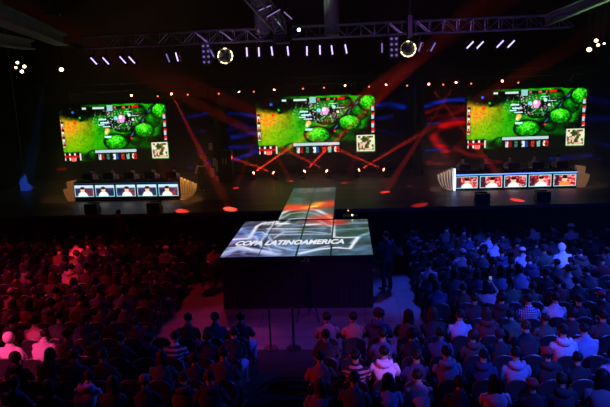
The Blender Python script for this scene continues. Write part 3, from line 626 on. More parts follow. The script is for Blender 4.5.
def body_mesh(kind):
    P = pose(kind); v = {}; e = []
    hd = P['head']; nk = P['neck']
    v['pel'] = (P['pel'], .12); v['waist'] = (P['waist'], .105); v['chest'] = (P['chest']+V3(0,.02,-.03), .095); v['neck'] = (nk+V3(0,.012,0), .05)
    up = (hd-nk).normalized()
    v['jaw'] = (nk+(hd-nk)*.62, .066); v['skull'] = (hd+V3(0,-.01,.03), .082); v['crown'] = (hd+up*.095+V3(0,-.012,0), .055)
    e += [('pel','waist'),('waist','chest'),('chest','neck'),('neck','jaw'),('jaw','skull'),('skull','crown')]
    for k in 'LR':
        v['hip'+k] = (P['hip'+k], .085); v['knee'+k] = (P['knee'+k], .058); c = P['knee'+k].lerp(P['ank'+k], .35); v['calf'+k] = (c, .056); v['ank'+k] = (P['ank'+k], .036); v['toe'+k] = (P['toe'+k], .028)
        e += [('pel','hip'+k),('hip'+k,'knee'+k),('knee'+k,'calf'+k),('calf'+k,'ank'+k),('ank'+k,'toe'+k)]
        w = P['wri'+k]; d = (w-P['elb'+k]).normalized()
        if kind == 'desk': d = V3(0,1,-.1).normalized()
        v['sho'+k] = (P['sho'+k]+V3(0,.01,-.015), .045); v['elb'+k] = (P['elb'+k], .042); v['wri'+k] = (w, .026); v['palm'+k] = (w+d*.055, (.034,.022))
        e += [('chest','sho'+k),('sho'+k,'elb'+k),('elb'+k,'wri'+k),('wri'+k,'palm'+k)]
    roots = {'pel'}
    me = skin({n: (tuple(a), r) for n, (a, r) in v.items()}, e, roots, 1)
    bm = bmesh.new(); bm.from_mesh(me); mb = MB(); mb.bm.free(); mb.bm = bm; mb.sm = True
    for s, k in ((-1,'L'),(1,'R')):
        w = P['wri'+k]; d = (w-P['elb'+k]).normalized()
        if kind == 'desk': d = V3(0,1,-.1).normalized()
        for ch in hand_chains(w, d, s): mb.tube(ch, [.010,.0095,.009,.007], 6)
        mb.ell(hd+V3(.083*s,-.005,.01), (.014,.026,.034), 8, 5)                                 # ears
    mb.loft([[hd+V3(x*q, y, z) for x, z, y in pr] for pr, q in (((( -.012,.035,.075),(.012,.035,.075),(.018,-.02,.078),(-.018,-.02,.078)),1),(((-.006,.03,.082),(.006,.03,.082),(.012,-.015,.108),(-.012,-.015,.108)),1))])  # nose
    mb.ell(hd+V3(0,.066,-.055), (.026,.014,.008), 8, 4)                                          # lips
    mb.mi = 1
    for s in (-1, 1): mb.ell(hd+V3(.032*s,.072,.018), (.014,.010,.010), 8, 5)
    me2 = mb.mesh('body_'+kind, [SKINM, EYEM]); return me2, P
def ring(c, ax, ay, dx, dy, n=16, p=1.0): return [c+dx*(ax*math.copysign(abs(math.cos(2*PI*k/n))**p, math.cos(2*PI*k/n)))+dy*(ay*math.copysign(abs(math.sin(2*PI*k/n))**p, math.sin(2*PI*k/n))) for k in range(n)]
CLOTH = mat('cloth', (.05, .05, .06), .9)
def top_mesh(P, long):
    mb = MB(); mb.sm = True; X, Y = V3(1,0,0), V3(0,1,0); nk = P['neck']; ch = P['chest']; wa = P['waist']; pe = P['pel']
    b = -.02; sd = P['sho'+'R']
    rings = [ring(pe+V3(0,0,-.10), .175,.145,X,Y), ring(pe+V3(0,0,.02), .178,.150,X,Y), ring(wa, .162,.135,X,Y), ring(ch.lerp(wa,.5), .175,.138,X,Y), ring(ch+V3(0,0,.02), .200,.140,X,Y,p=.85),
             ring(nk+V3(0,-.015,-.11), .205,.118,X,Y,p=.85), ring(nk+V3(0,-.015,-.06), .160,.10,X,Y,p=.9), ring(nk+V3(0,-.012,-.025), .105,.085,X,Y), ring(nk+V3(0,-.008,.0), .080,.076,X,Y), ring(nk+V3(0,-.004,.03), .068,.066,X,Y)]
    mb.loft(rings)
    for k in 'LR':
        s = P['sho'+k]; el = P['elb'+k]; w = P['wri'+k]; i = s.lerp(V3(0,s.y,s.z), .35)
        if long: mb.tube([i, s, s.lerp(el,.5), el, el.lerp(w,.5), el.lerp(w,.93)], [.06,.070,.064,.058,.052,.042], 10)
        else: mb.tube([i, s, s.lerp(el,.4), s.lerp(el,.78)], [.06,.068,.062,.064], 10)
    return mb.mesh('top', CLOTH)
def hood_mesh(P):
    mb = MB(); mb.sm = True; nk = P['neck']; pts = []
    for i in range(9):
        a = PI*(.02+.96*i/8); pts.append(nk+V3(.112*math.cos(a)*1.05, -.02-.105*math.sin(a)*1.0, .028-.05*math.sin(a)))
    mb.tube(pts, [.030,.042,.052,.060,.064,.060,.052,.042,.030], 8); return mb.mesh('hood', CLOTH)
def trouser_mesh(P, stand):
    mb = MB(); mb.sm = True; X, Y = V3(1,0,0), V3(0,1,0)
    mb.loft([ring(P['pel']+V3(0,.0,.06), .165,.13,X,Y), ring(P['pel']+V3(0,0,-.04), .18,.145,X,Y), ring(P['pel']+V3(0,.01,-.1), .15,.12,X,Y)])
    for k in 'LR':
        h, kn, an = P['hip'+k], P['knee'+k], P['ank'+k]
        if stand: mb.tube([h+V3(0,0,.02), h.lerp(kn,.4), kn, kn.lerp(an,.5), an], [.105,.092,.07,.066,.062], 12)
        else: mb.tube([h+V3(0,-.03,0), h.lerp(kn,.5), kn.lerp(h,.12), kn+V3(0,.012,-.03), kn.lerp(an,.3), kn.lerp(an,.7), an], [.10,.09,.078,.074,.068,.062,.06], 12)
    return mb.mesh('trousers', CLOTH)
def shoe_mesh():
    mb = MB(); mb.sm = True
    prof = [(-.07,.03,.075),(-.05,.042,.085),(.02,.044,.075),(.10,.05,.055),(.17,.046,.042),(.20,.03,.03)]
    mb.loft([[V3(w*math.cos(a), y, max(.0, h*.5+h*.5*math.sin(a))) for a in [2*PI*q/10 for q in range(10)]] for y, w, h in prof]); return mb.mesh('shoe', mat('shoe_leather', (.03,.03,.03), .5))
HAIRM = [mat('black_hair', (.008,.007,.007), .6, spec=.2), mat('brown_hair', (.035,.018,.01), .6, spec=.2), mat('dark_brown_hair', (.016,.01,.008), .6, spec=.2)]
def hair_mesh(kind):
    mb = MB(); mb.sm = True
    def cut(v):                                                     # hollow the face side
        return v
    if kind == 'short':
        mb.ell((0,-.022,.045), (.094,.098,.095), 16, 8, -.55, 1, f=lambda v: V3(v.x*(1 if v.z > -.02 else .93), v.y if v.y < 0 or v.z > .03 else v.y*.55, v.z+(.012 if v.y > .04 else 0)))
    elif kind == 'long':
        rg = []
        for z, w, d, y in ((-.26,.10,.035,-.075),(-.18,.115,.05,-.065),(-.08,.112,.065,-.05),(.0,.104,.085,-.03),(.05,.102,.102,-.018),(.10,.086,.088,-.018),(.135,.05,.055,-.02),(.146,.015,.015,-.02)):
            rg.append([V3(w*math.cos(a), y+d*math.sin(a), z) for a in [2*PI*q/16 for q in range(16)]])
        mb.loft(rg)
    elif kind == 'ponytail':
        mb.ell((0,-.022,.045), (.094,.1,.096), 16, 8, -.5, 1, f=lambda v: V3(v.x, v.y if v.y < 0 or v.z > .03 else v.y*.55, v.z))
        mb.tube([(0,-.11,.07),(0,-.15,.05),(0,-.15,-.03),(0,-.13,-.12)], [.022,.034,.032,.012], 8)
    elif kind == 'bushy':
        mb.ell((0,-.03,.05), (.118,.115,.115), 18, 10, -.62, 1, f=lambda v: v*(1+.05*math.sin(v.x*90+v.z*70))+V3(0, -.0 if v.y < 0 else -.02, 0))
    elif kind == 'cap':
        mb.ell((0,-.012,.05), (.096,.105,.092), 16, 6, .0, 1); mb.prism([(-.075,.07),(.075,.07),(.06,.155),(0,.175),(-.06,.155)], .052, .062, 'xy')
    elif kind == 'hooded':
        mb.ell((0,-.03,.035), (.112,.118,.125), 16, 9, -.9, 1, f=lambda v: V3(v.x, v.y if v.y < .05 else .05+(v.y-.05)*.2, v.z))
    return mb.mesh(kind, HAIRM[0])
HAIR = {k: hair_mesh(k) for k in ('short','long','ponytail','bushy','cap','hooded')}
POSES = {}
for k in ('sit','lean','arm','fold','side','desk','stand'):
    me, P = body_mesh(k); POSES[k] = dict(body=me, P=P, tee=top_mesh(P, False), long=top_mesh(P, True), hood=hood_mesh(P), trousers=trouser_mesh(P, k == 'stand'))
SHOE = shoe_mesh()
PHONE = mat('phone_body', (.02,.02,.02), .3); PHONES = lamp_mat('phone_screen', (.4,.5,1), .45)
CM = {}
def cm(c, pat=None):
    key = (tuple(c), pat)
    if key not in CM:
        if pat is None: CM[key] = mat('cloth_colour', c, .9, noise=.15, nscale=14)
        elif pat == 'stripes': CM[key] = stripe_mat('striped_cloth', c, (.6,.6,.6), 3.6)
        elif pat == 'redstripes': CM[key] = stripe_mat('striped_cloth', c, (.55,.25,.25), 4)
        elif pat == 'fine': CM[key] = stripe_mat('striped_cloth', c, (.45,.5,.55), 7)
        elif pat == 'checks': CM[key] = stripe_mat('checked_cloth', c, (.75,.75,.8), 7, check=True)
    return CM[key]
SKINS = [mat('skin_tone', c, .55) for c in ((.50,.31,.22),(.40,.24,.16),(.58,.38,.28))]
def person(ps, top, hair, col, label, loc, rz=0, pat=None, legs=(.03,.035,.06), hcol=0, group=None, scale=1, prone=None, hatc=None, skin=0):
    d = POSES[ps]; P = d['P']
    r = link('person', d['body'], None, loc, (0, 0, rz)); r.scale = (scale,)*3; tag(r, label, 'person', group); set_mat(r, SKINS[skin])
    t = link('hoodie' if top == 'hoodie' else ('t_shirt' if top == 'tee' else 'sweater'), d['tee'] if top == 'tee' else d['long'], r); set_mat(t, cm(col, pat))
    if top == 'hoodie' and hair != 'hooded': h = link('hood', d['hood'], t); set_mat(h, cm(col, None))
    t = link('trousers', d['trousers'], r); set_mat(t, cm(legs))
    hn = {'cap':'cap','hooded':'hood'}.get(hair, 'hair')
    hm = link(hn, HAIR[hair], r, P['head'], (P['tilt'], 0, 0))
    set_mat(hm, cm(hatc or col) if hn != 'hair' else HAIRM[hcol])
    if hair == 'cap': hb = link('hair', HAIR['short'], r, P['head']+V3(0,-.004,-.018), (P['tilt'],0,0)); hb.scale = (.97,.97,.8); set_mat(hb, HAIRM[hcol])
    if SHOES:
        for k, s in (('L',-1),('R',1)):
            a = P['ank'+k]; link('shoe', SHOE, r, (a.x+.01*s, a.y+.02, 0), (0,0,-.12*s))
    if ps == 'arm':
        w = P['wriR']; ph = tag(link('phone', PHONEME, None, None), None, None); ph.matrix_world = Matrix.Translation(loc) @ Matrix.Rotation(rz, 4, 'Z') @ Matrix.Translation(w+V3(-.02,.09,.07))
        tag(ph, 'phone held by '+label.split(',')[0].replace('seated ', 'the ', 1)+(', '+label.split(', ')[2] if ',' in label else ''), 'phone')
    return r
SHOES = True
mb = MB(); mb.box((0,0,0), (.072,.009,.145), bev=.003); mb.mi = 1; mb.box((0,-.0055,0), (.064,.002,.13)); PHONEME = mb.mesh('phone', [PHONE, PHONES])

# chairs of the hall: rounded back, padded seat, steel legs
PAD = mat('chair_fabric', (.014,.012,.014), .85, noise=.2, nscale=30); STEEL = mat('chair_steel', (.25,.25,.26), .35, .9)
def back_outline(w, z0, z1, n=10):
    pts = [(-w, z0), (w, z0)]; zc = z1-w*.75
    return pts+[(w*math.cos(PI*i/n), zc+w*.75*math.sin(PI*i/n)) for i in range(n+1)]
def chair_mesh(part):
    mb = MB(); rx = Matrix.Rotation(.12, 3, 'X')
    def back():
        o = back_outline(.205, .52, .90); n = len(o); y = -.235
        mb.loft([[V3(a, y+(.0 if q else 0)+dy-.1*(b-.52), .0+b+0) if s_ == 1 else V3(a*s_, y+dy-.1*(b-.52), .71+(b-.71)*s_) for a, b in o] for s_, dy, q in ((.94,-.022,0),(1,-.012,0),(1,.012,0),(.94,.022,0))])
    def seat(): mb.prism([(-.21,-.2),(-.18,-.225),(.18,-.225),(.21,-.2),(.22,.2),(.18,.235),(-.18,.235),(-.22,.2)], .405, .452, 'xy')
    def leg(sx, sy): mb.tube([(sx*.19, sy*.18, .41), (sx*.21, sy*.235, .0)], .011, 6)
    def frame(): mb.tube([(-.20,-.245,.40)]+[(a*1.06, -.24-.1*(b-.52)-.004, b+.012) for a, b in back_outline(.205,.52,.90)[2:]][::-1]+[(.20,-.245,.40)], .012, 6)
    def rail(): mb.tube([(-.205,-.24,.50),(.205,-.24,.50)], .011, 6)
    if part == 'all':
        back(); seat()
        for a in (-1,1):
            for b in (-1,1): leg(a,b)
        frame(); rail(); return mb.mesh('chair', PAD)
    if part.startswith('leg'): leg(*[int(q) for q in part.split(',')[1:]]); return mb.mesh('leg', STEEL)
    {'back': back, 'seat': seat, 'frame': frame, 'rail': rail}[part]()
    return mb.mesh(part, PAD if part in ('back','seat') else STEEL, part in ('frame','rail'))
CH = {k: chair_mesh(k) for k in ('back','seat','frame','rail','leg,-1,-1','leg,-1,1','leg,1,-1','leg,1,1')}
def chair(loc, rz, label, group):
    t = thing('hall_chair', label, 'chair', loc, rz, group)
    link('backrest', CH['back'], t); link('seat', CH['seat'], t); link('back_frame', CH['frame'], t); link('back_rail', CH['rail'], t)
    for k in list(CH)[4:]: link('leg', CH[k], t)
    return t
bm_ = bmesh.new()
for k, me in CH.items():
    n0 = len(bm_.faces); bm_.from_mesh(me); bm_.faces.ensure_lookup_table()
    if me.materials[0] is STEEL:
        for f in bm_.faces[n0:]: f.material_index = 1
FARCHAIR = bpy.data.meshes.new('hall_chair'); bm_.to_mesh(FARCHAIR); bm_.free(); FARCHAIR.materials.append(PAD); FARCHAIR.materials.append(STEEL)

# seating: rows of chairs counted from the hall's back (nearest the camera)
COLNAME = {(.02,.02,.022):'black',(.05,.05,.055):'charcoal',(.03,.04,.10):'navy',(.13,.13,.14):'grey',(.10,.02,.02):'maroon',(.30,.31,.33):'light grey',(.62,.62,.64):'white',(.05,.09,.06):'dark green',(.16,.22,.36):'denim blue',(.08,.05,.035):'brown',(.45,.06,.06):'red'}
PAL = list(COLNAME); PW = [.34,.24,.15,.055,.07,.025,.006,.06,.02,.045,.008]; PW = [w/sum(PW) for w in PW]
# people the photograph singles out: pixel of the shoulders -> look
SPECIAL = [
 ((74,253), dict(top='tee', hair='short', col=(.85,.75,.75), ps='lean', label='person in a bright red-lit pale shirt leaning forward in the left crowd')),
 ((78,268), dict(top='hoodie', hair='hooded', col=(.30,.31,.33), ps='sit', label='hooded person in violet light just in front of the bright red shirt')),
 ((66,283), dict(top='hoodie', hair='short', col=(.55,.5,.5), ps='lean', label='dark haired person with pale hood collar glowing red in the left crowd')),
 ((17,352), dict(top='hoodie', hair='hooded', col=(.80,.75,.78), ps='sit', label='person in pale hoodie with hood up glowing pink at the left edge')),
 ((52,352), dict(top='tee', hair='short', col=(.5,.45,.5), pat='fine', ps='lean', label='person in finely striped tee beside the pink hooded person')),
 ((28,330), dict(top='tee', hair='bushy', col=(.35,.2,.2), ps='sit', label='bushy haired person in dull red tee behind the pink hooded person')),
 ((95,385), dict(top='hoodie', hair='short', col=(.30,.34,.42), pat='fine', ps='lean', label='large person in blue-grey striped top bending forward near the bottom left')),
 ((162,258), dict(top='hoodie', hair='cap', col=(.3,.3,.35), hatc=(.75,.7,.72), ps='side', label='person in a pale cap glowing pink beside the left aisle')),
 ((182,355), dict(top='tee', hair='short', col=(.03,.03,.04), pat='stripes', ps='side', label='person in black tee with white stripes, left of the dark aisle')),
 ((190,336), dict(top='tee', hair='short', col=(.10,.02,.02), ps='side', label='dark haired person with red-lit cheek behind the white-striped tee')),
 ((245,330), dict(top='tee', hair='short', col=(.02,.02,.025), ps='fold', legs=(.16,.22,.40), label='broad person in black tee and pale jeans at the aisle end, front row')),
 ((233,358), dict(top='tee', hair='short', col=(.02,.02,.03), ps='lean', legs=(.22,.28,.5), label='person in black tee and bright blue jeans on the left side of the dark aisle')),
 ((318,336), dict(top='tee', hair='short', col=(.25,.2,.22), ps='sit', label='short haired person in grey tee, first seat right of the aisle in the front row')),
 ((343,336), dict(top='tee', hair='short', col=(.40,.22,.15), ps='sit', label='person in orange-red and blue tee, second in the front centre row')),
 ((371,338), dict(top='tee', hair='short', col=(.05,.07,.16), ps='sit', label='person in navy tee, third in the front centre row')),
 ((399,340), dict(top='tee', hair='bushy', col=(.02,.02,.025), ps='sit', label='broad person in black top with round hair, fourth in the front centre row')),
 ((425,340), dict(top='long', hair='short', col=(.06,.08,.16), ps='side', label='person in dark blue sweater, fifth in the front centre row')),
 ((448,338), dict(top='tee', hair='short', col=(.40,.42,.5), ps='side', label='person in pale blue tee, sixth in the front centre row')),
 ((312,348), dict(top='tee', hair='short', col=(.04,.03,.03), ps='sit', label='dark person with thick neck, first seat right of the aisle in the second row')),
 ((345,362), dict(top='tee', hair='short', col=(.02,.015,.015), pat='redstripes', ps='sit', label='person in black tee with pinkish stripes beside the white hoodie')),
 ((378,362), dict(top='hoodie', hair='short', col=(.82,.78,.85), ps='fold', label='person in white hoodie glowing violet, hood down, centre foreground', scale=1.04)),
 ((437,362), dict(top='hoodie', hair='short', col=(.16,.24,.34), ps='fold', label='broad person in teal-blue jacket right of the white hoodie', scale=1.04)),
 ((495,250), dict(top='tee', hair='short', col=(.55,.58,.65), ps='lean', label='person in pale blue shirt leaning forward high in the right crowd')),
 ((488,243), dict(top='long', hair='short', col=(.45,.48,.6), ps='sit', label='person in light blue sweater behind the pale blue shirt')),
 ((472,262), dict(top='tee', hair='cap', col=(.5,.5,.6), hatc=(.7,.7,.75), ps='side', label='person in white cap with pale tee, left part of the right crowd')),
 ((527,266), dict(top='long', hair='cap', col=(.5,.5,.55), hatc=(.8,.8,.85), ps='lean', label='person in white cap leaning forward in the middle of the right crowd')),
 ((570,258), dict(top='hoodie', hair='hooded', col=(.85,.85,.88), ps='lean', label='person in bright white hoodie with hood up in the upper right crowd', scale=1.05)),
 ((563,236), dict(top='tee', hair='cap', col=(.45,.45,.5), hatc=(.6,.6,.65), ps='sit', label='person in pale cap far back in the upper right crowd')),
 ((532,236), dict(top='tee', hair='short', col=(.55,.55,.62), ps='lean', label='person in pale tee bending near the top of the right crowd')),
 ((608,250), dict(top='tee', hair='short', col=(.7,.7,.75), ps='sit', label='person in white tee at the right edge of the crowd')),
 ((523,303), dict(top='tee', hair='short', col=(.03,.05,.14), pat='checks', ps='sit', label='person in navy and white checked shirt in the right crowd')),
 ((554,303), dict(top='tee', hair='short', col=(.50,.50,.56), ps='side', label='person in light grey tee right of the checked shirt')),
 ((487,293), dict(top='tee', hair='long', col=(.4,.25,.3), ps='arm', label='person in pinkish tee holding up a phone left of the checked shirt')),
 ((522,358), dict(top='hoodie', hair='short', col=(.30,.33,.42), ps='sit', label='person in grey-blue hoodie, hood down, right foreground', scale=1.03)),
 ((565,340), dict(top='hoodie', hair='short', col=(.58,.60,.68), ps='sit', label='person in pale hoodie looking left, behind the grey-blue hoodie', scale=1.04)),
 ((594,345), dict(top='tee', hair='short', col=(.30,.34,.5), ps='lean', label='person in blue tee leaning forward right of the pale hoodie')),
 ((605,362), dict(top='tee', hair='bushy', col=(.35,.38,.55), ps='sit', label='person in blue tee at the right edge of the foreground')),
 ((478,398), dict(top='tee', hair='long', col=(.55,.50,.60), ps='sit', label='person in pale lilac tee with long hair at the bottom right')),
 ((437,392), dict(top='tee', hair='short', col=(.4,.25,.3), ps='lean', label='person in rosy patterned tee with bare neck at the bottom centre')),
 ((388,392), dict(top='long', hair='long', col=(.20,.26,.42), ps='side', label='long haired person in blue scarf in front of the white hoodie')),
 ((310,380), dict(top='tee', hair='short', col=(.30,.08,.06), ps='sit', label='person in red top, first seat right of the aisle, third row from the bottom')),
 ((108,300), dict(top='tee', hair='short', col=(.08,.10,.25), ps='sit', label='person in dark blue tee in the lower middle of the left crowd')),
 ((122,294), dict(top='long', hair='bushy', col=(.10,.10,.22), ps='side', label='bushy haired person in violet sweater lit blue, right part of the left crowd')),
 ((55,300), dict(top='hoodie', hair='short', col=(.3,.12,.12), ps='sit', label='person in dull red hoodie left of the middle of the left crowd')),
 ((12,296), dict(top='tee', hair='cap', col=(.3,.1,.1), hatc=(.6,.3,.3), ps='sit', label='person in reddish cap near the left edge of the left crowd')),
]
def aisles(y):                                                     # the seat x ranges of a row
    if y > 13.6: return [(-13.5, -3.3), (3.2, 14.0)]
    if y > 12.0: return [(-13.5, -3.5), (3.9, 14.0)]
    return [(-12, -.62), (.62, 13)]
seats = []
ROWS = [8.15+.92*k for k in range(13)]
for r, y in enumerate(ROWS):
    for b, (x0, x1) in enumerate(aisles(y)):
        n = int((x1-x0)/.56); xs = [x1-.28-.56*i for i in range(n)] if b == 0 else [x0+.28+.56*i for i in range(n)]
        row = []
        for i, x in enumerate(xs):
            jx = random.uniform(-.05, .05); yy = y+.010*abs(x)**1.5*0+random.uniform(-.03, .03)
            hx, hy = pj((x, yy, 1.2)); tx_, ty_ = pj((x, yy+.0, 1.33))
            if not (-12 < hx < 622 and ty_ < 404): continue
            row.append([r, b, len(row), x+jx, yy, pj((x, yy, .98))])
        seats += row
used = {}
for (px, py), sp in SPECIAL:
    best = min((s for s in seats if (s[0], s[1], s[2]) not in used), key=lambda s: abs(s[5][0]-px)*1.0+abs(s[5][1]-py)*1.6)
    used[(best[0], best[1], best[2])] = sp
NR = len(ROWS); BL = ('left', 'right'); cnt = 0
for s in seats:
    r, b, i, x, y, _ = s; key = (r, b, i); rowname = ORD[r]; seatname = ORD[i]
    rz = random.uniform(-.06, .06)-(.10 if x > 6 else (-.10 if x < -6 else 0))*-1
    where = '%s seat from aisle, %s row from bottom, %s block' % (seatname, rowname, BL[b])
    grp = 'hall chairs of the %s block' % BL[b]
    if r <= 6: chair((x, y, 0), rz, 'black round-backed chair, '+where, grp)
    else: tag(link('hall_chair', FARCHAIR, None, (x, y, 0), (0, 0, rz)), 'black round-backed chair, '+where, 'chair', grp)
    SHOES = r <= 5
    if key in used:
        q = dict(used[key]); lb = q.pop('label'); ps = q.pop('ps'); top = q.pop('top'); hair = q.pop('hair'); col = q.pop('col')
        person(ps, top, hair, col, lb, (x, y, 0), rz+random.uniform(-.05, .05), group='seated spectators of the %s block' % BL[b], **q); cnt += 1; continue
    if random.random() < .05: continue
    ps = random.choices(['sit','fold','lean','side','arm'], [.38,.2,.2,.21,.01])[0]; top = random.choices(['tee','hoodie','long'], [.5,.27,.23])[0]
    hair = random.choices(['short','bushy','long','ponytail','cap'], [.56,.14,.14,.06,.10])[0]; ci = RNG.choice(len(PAL), p=PW); col = PAL[ci]
    hw_ = {'short':'short-haired','bushy':'bushy-haired','long':'long-haired','ponytail':'ponytailed','cap':'capped'}[hair]; tw = {'tee':'tee','hoodie':'hoodie','long':'sweater'}[top]
    short = {'left':'left block','right':'right block'}[BL[b]]
    lb = '%s person in %s %s, %s from aisle, %s row from bottom, %s' % (hw_, COLNAME[col], tw, seatname, rowname, short)
    person(ps, top, hair, col, lb, (x, y, 0), rz+random.uniform(-.18, .18), hcol=random.randrange(3), group='seated spectators of the %s block' % BL[b], scale=random.uniform(.93, 1.07), skin=random.randrange(3),
           legs=random.choice([(.03,.035,.06),(.05,.07,.14),(.02,.02,.02)]), hatc=random.choice([(.02,.02,.02),(.3,.04,.04),(.10,.11,.14)])); cnt += 1
print('people', cnt, 'seats', len(seats))
SHOES = True
# players behind the two desks
for side, t, L, ang, cols in (('left', dL, LL, angL, [(.30,.29,.30)]*5), ('right', dR, LRt, angR, [(.2,.17,.17)]*5)):
    for k in range(5):
        px_ = -L/2+L/5*(k+.5); w = t.matrix_basis @ Vector((px_, .98, 0)); 
        c = chair((w.x, w.y, 1.5), ang+PI, 'black chair of the %s player behind the %s desk, counted from the left' % (ORD[k], side), 'chairs of the players')
        person('desk', 'tee', 'short', cols[k], 'seated player in a pale team shirt behind the %s desk, %s from the left' % (side, ORD[k]), (w.x, w.y, 1.5), ang+PI, group='players at the %s desk' % side, scale=.97, skin=k % 3)
# staff
p = atZ(382, 289, 0)
person('stand', 'long', 'short', (.03,.035,.06), 'standing staff person in dark clothes at the right side of the platform', (2.52, 17.0, 0), .6, legs=(.02,.02,.03), scale=1.0)
person('stand', 'tee', 'short', (.02,.02,.02), 'standing person in black tee beside the right end of the left desk', (-5.0, 26.0, 1.5), PI*.8, legs=(.02,.02,.03))
p = atZ(128, 211, 1.5)
person('stand', 'tee', 'short', (.03,.03,.03), 'standing person in dark tee close to the stage front below the left desk', (p[0], 21.1, 0), .1, legs=(.02,.02,.02))
c = chair((-2.75, 17.3, 0), -.3, 'black chair standing alone beside the left side of the platform', None)
person('lean', 'tee', 'short', (.25,.08,.08), 'person in red tee seated alone at the left side of the platform', (-2.75, 17.3, 0), -.3)

# tripod with a video camera before the platform, and two stands in the aisle
p = atZ(307, 330, 0); t = thing('camera_tripod', 'black video camera on a tall tripod in front of the platform', 'camera', (p[0], 14.7, 0))
for k in range(3):
    a = PI/2+2*PI*k/3; obj('leg', MB().tube([(0, 0, 1.15), (.16*math.cos(a), .16*math.sin(a), .6), (.34*math.cos(a), .34*math.sin(a), 0)], [.024,.02,.014], 8), DARKMETAL, t)
obj('centre_column', MB().tube([(0,0,1.0),(0,0,1.38)], .025, 8), DARKMETAL, t); obj('pan_handle', MB().tube([(0,0,1.4),(.08,-.32,1.25)], .011, 6), BLACK, t)
cb = obj('camera_body', MB().box((0,0,1.52), (.15,.36,.2), bev=.02), BLACK, t); obj('camera_lens', MB().tube([(0,.18,1.52),(0,.34,1.52)], [.055,.065], 12), DARKMETAL, cb); obj('viewfinder', MB().box((-.11,-.12,1.6), (.08,.14,.07), bev=.01), BLACK, cb); obj('carry_handle', MB().tube([(0,-.12,1.62),(0,-.12,1.7),(0,.12,1.7),(0,.12,1.62)], .012, 6), BLACK, cb)
for px, lb in ((271, 'thin dark pole stand at the left side of the front aisle'), (294, 'thicker dark pole stand at the right side of the front aisle')):
    p = atZ(px, 349, 0); q = pj((p[0], p[1], 1.2)); t = thing('pole_stand', lb, 'stand', (p[0], p[1], 0))
    obj('pole', MB().tube([(0,0,.03),(0,0,1.02)], .028 if px > 280 else .02, 8), BLACK, t)
    obj('base', MB().prism([(.17*math.cos(a), .17*math.sin(a)) for a in [2*PI*k/16 for k in range(16)]], 0, .03, 'xy'), BLACK, t)
p = atZ(383, 338, 0); t = thing('pole_stand', 'thin upright pole stand before the platform, right of the camera', 'stand', (p[0], p[1], 0))
obj('pole', MB().tube([(0,0,.03),(0,0,.7)], .012, 8), BLACK, t); obj('base', MB().prism([(.14*math.cos(a), .14*math.sin(a)) for a in [2*PI*k/16 for k in range(16)]], 0, .03, 'xy'), BLACK, t)

# ------------------------------------------------------------------ lamps, haze, output
RC, BC, PC = (1, .02, .05), (.035, .07, 1), (.75, .03, .6)
spot((-11, 3, 10), (-7.5, 13, 1), RC, 1200, 45, .8, .2)        # red washes over the left block
spot((-16.5, 13, 7), (-8.2, 13.5, 0), RC, 3000, 42, .7, .12)
spot((-15, 19.5, 7), (-8, 11, 0), RC, 2000, 36, .7, .12)
spot((-13, 20.3, 7.1), (-7, 12, 1), BC, 900, 55, .8, .15)
spot((11, 3, 10), (7, 14, 1), BC, 2600, 50, .8, .2)            # blue washes over the right block
spot((16.5, 12, 7), (8.2, 13, 0), BC, 7500, 46, .7, .12)
spot((12, 20.3, 7.1), (7, 12, 1), BC, 5000, 60, .8, .15)
spot((-14, 7, 6), (1.2, 10.3, 1), RC, 3200, 15, .6, .1)
spot((-9, 2, 10), atZ(20,350,1.0), (1, .05, .24), 12000, 7, .5, .1)  # narrow unseen lamps from here on, added to brighten small patches of crowd
spot((-12, 4, 10), atZ(76,256,1.0), RC, 20000, 5, .5, .1)
spot((-9, 4, 10), atZ(66,282,1.0), RC, 5000, 5, .5, .1)
spot((12, 3, 10), atZ(490,250,1.0), BC, 24000, 8, .6, .1)
spot((12, 3, 10), atZ(570,256,1.1), BC, 26000, 5, .6, .1)
spot((10, 0, 10), atZ(555,350,1.0), BC, 10000, 17, .7, .1)
spot((9, 0, 10), atZ(380,360,1.0), (.4, .12, 1), 9000, 6, .7, .1)
spot((12, 8, 8), (2.6, 10.4, 1), BC, 2600, 30, .8, .1)
spot((5, 19.5, 7.1), (-2.2, 10.6, 1), BC, 2200, 16, .7, .1)
spot((3.5, 20.3, 7.1), (3.4, 16.6, 0), BC, 3000, 26, .6, .15)
spot((-3.5, 20.3, 7.1), (-2.9, 15.8, 0), RC, 600, 30, .6, .15)
spot((.5, 8, 11), (.9, 13.9, 0), (.62, .05, .75), 1500, 24, .5, .2)
spot((-2, 20.5, 7.3), (-2, 13.6, 0), (.8, .04, .4), 700, 24, .6, .2)
for tx, sx in ((-8, -4), (8, 4)): spot((sx, 21, 7.3), (tx*.95, 26.5, 1.5), (1, .35, .2), 350, 60, .9, .2)
spot((0, 21, 7.3), (0, 27, 1.5), (1, .22, .12), 250, 75, .9, .2)
for p, tg, c, e, a in (((-2, 21, 7.3), (-5.1, 24.0, 2), (1, .45, .12), 2400, 13), ((-7, 19, 7), (-10.7, 24.4, 2), (1, .4, .15), 900, 11), ((3, 20, 7), (5.4, 24.6, 2), (1, .85, .75), 1500, 12), ((8, 20, 7), (11.1, 24.7, 2), (1, .55, .3), 700, 11)):
    spot(p, tg, c, e, a, .5, .05)
spot((-9.5, 22, 7), atY(27, 183, 27.5), (.03, .15, 1), 2600, 5, .5, .05)
spot((-4, 17, 8), (0, 21, 7.6), (.6, .3, 1), 110, 100, .9, .3)          # violet light on the trusses
spot((4, 17, 8), (5, 21, 7.6), (.5, .2, 1), 80, 110, .9, .3)
spot((-14, 20, 4), (-14, 22, 11), (.5, 1, .7), 420, 90, .9, .3); spot((13, 21, 4), (12.5, 24, 10), (.5, 1, .5), 900, 70, .9, .3); spot((0, 22.3, 8), (0.2, 23.4, 10), (.8, 1, .7), 60, 80, .9, .2)  # unseen greenish lamps added to brighten roof beams and ducts
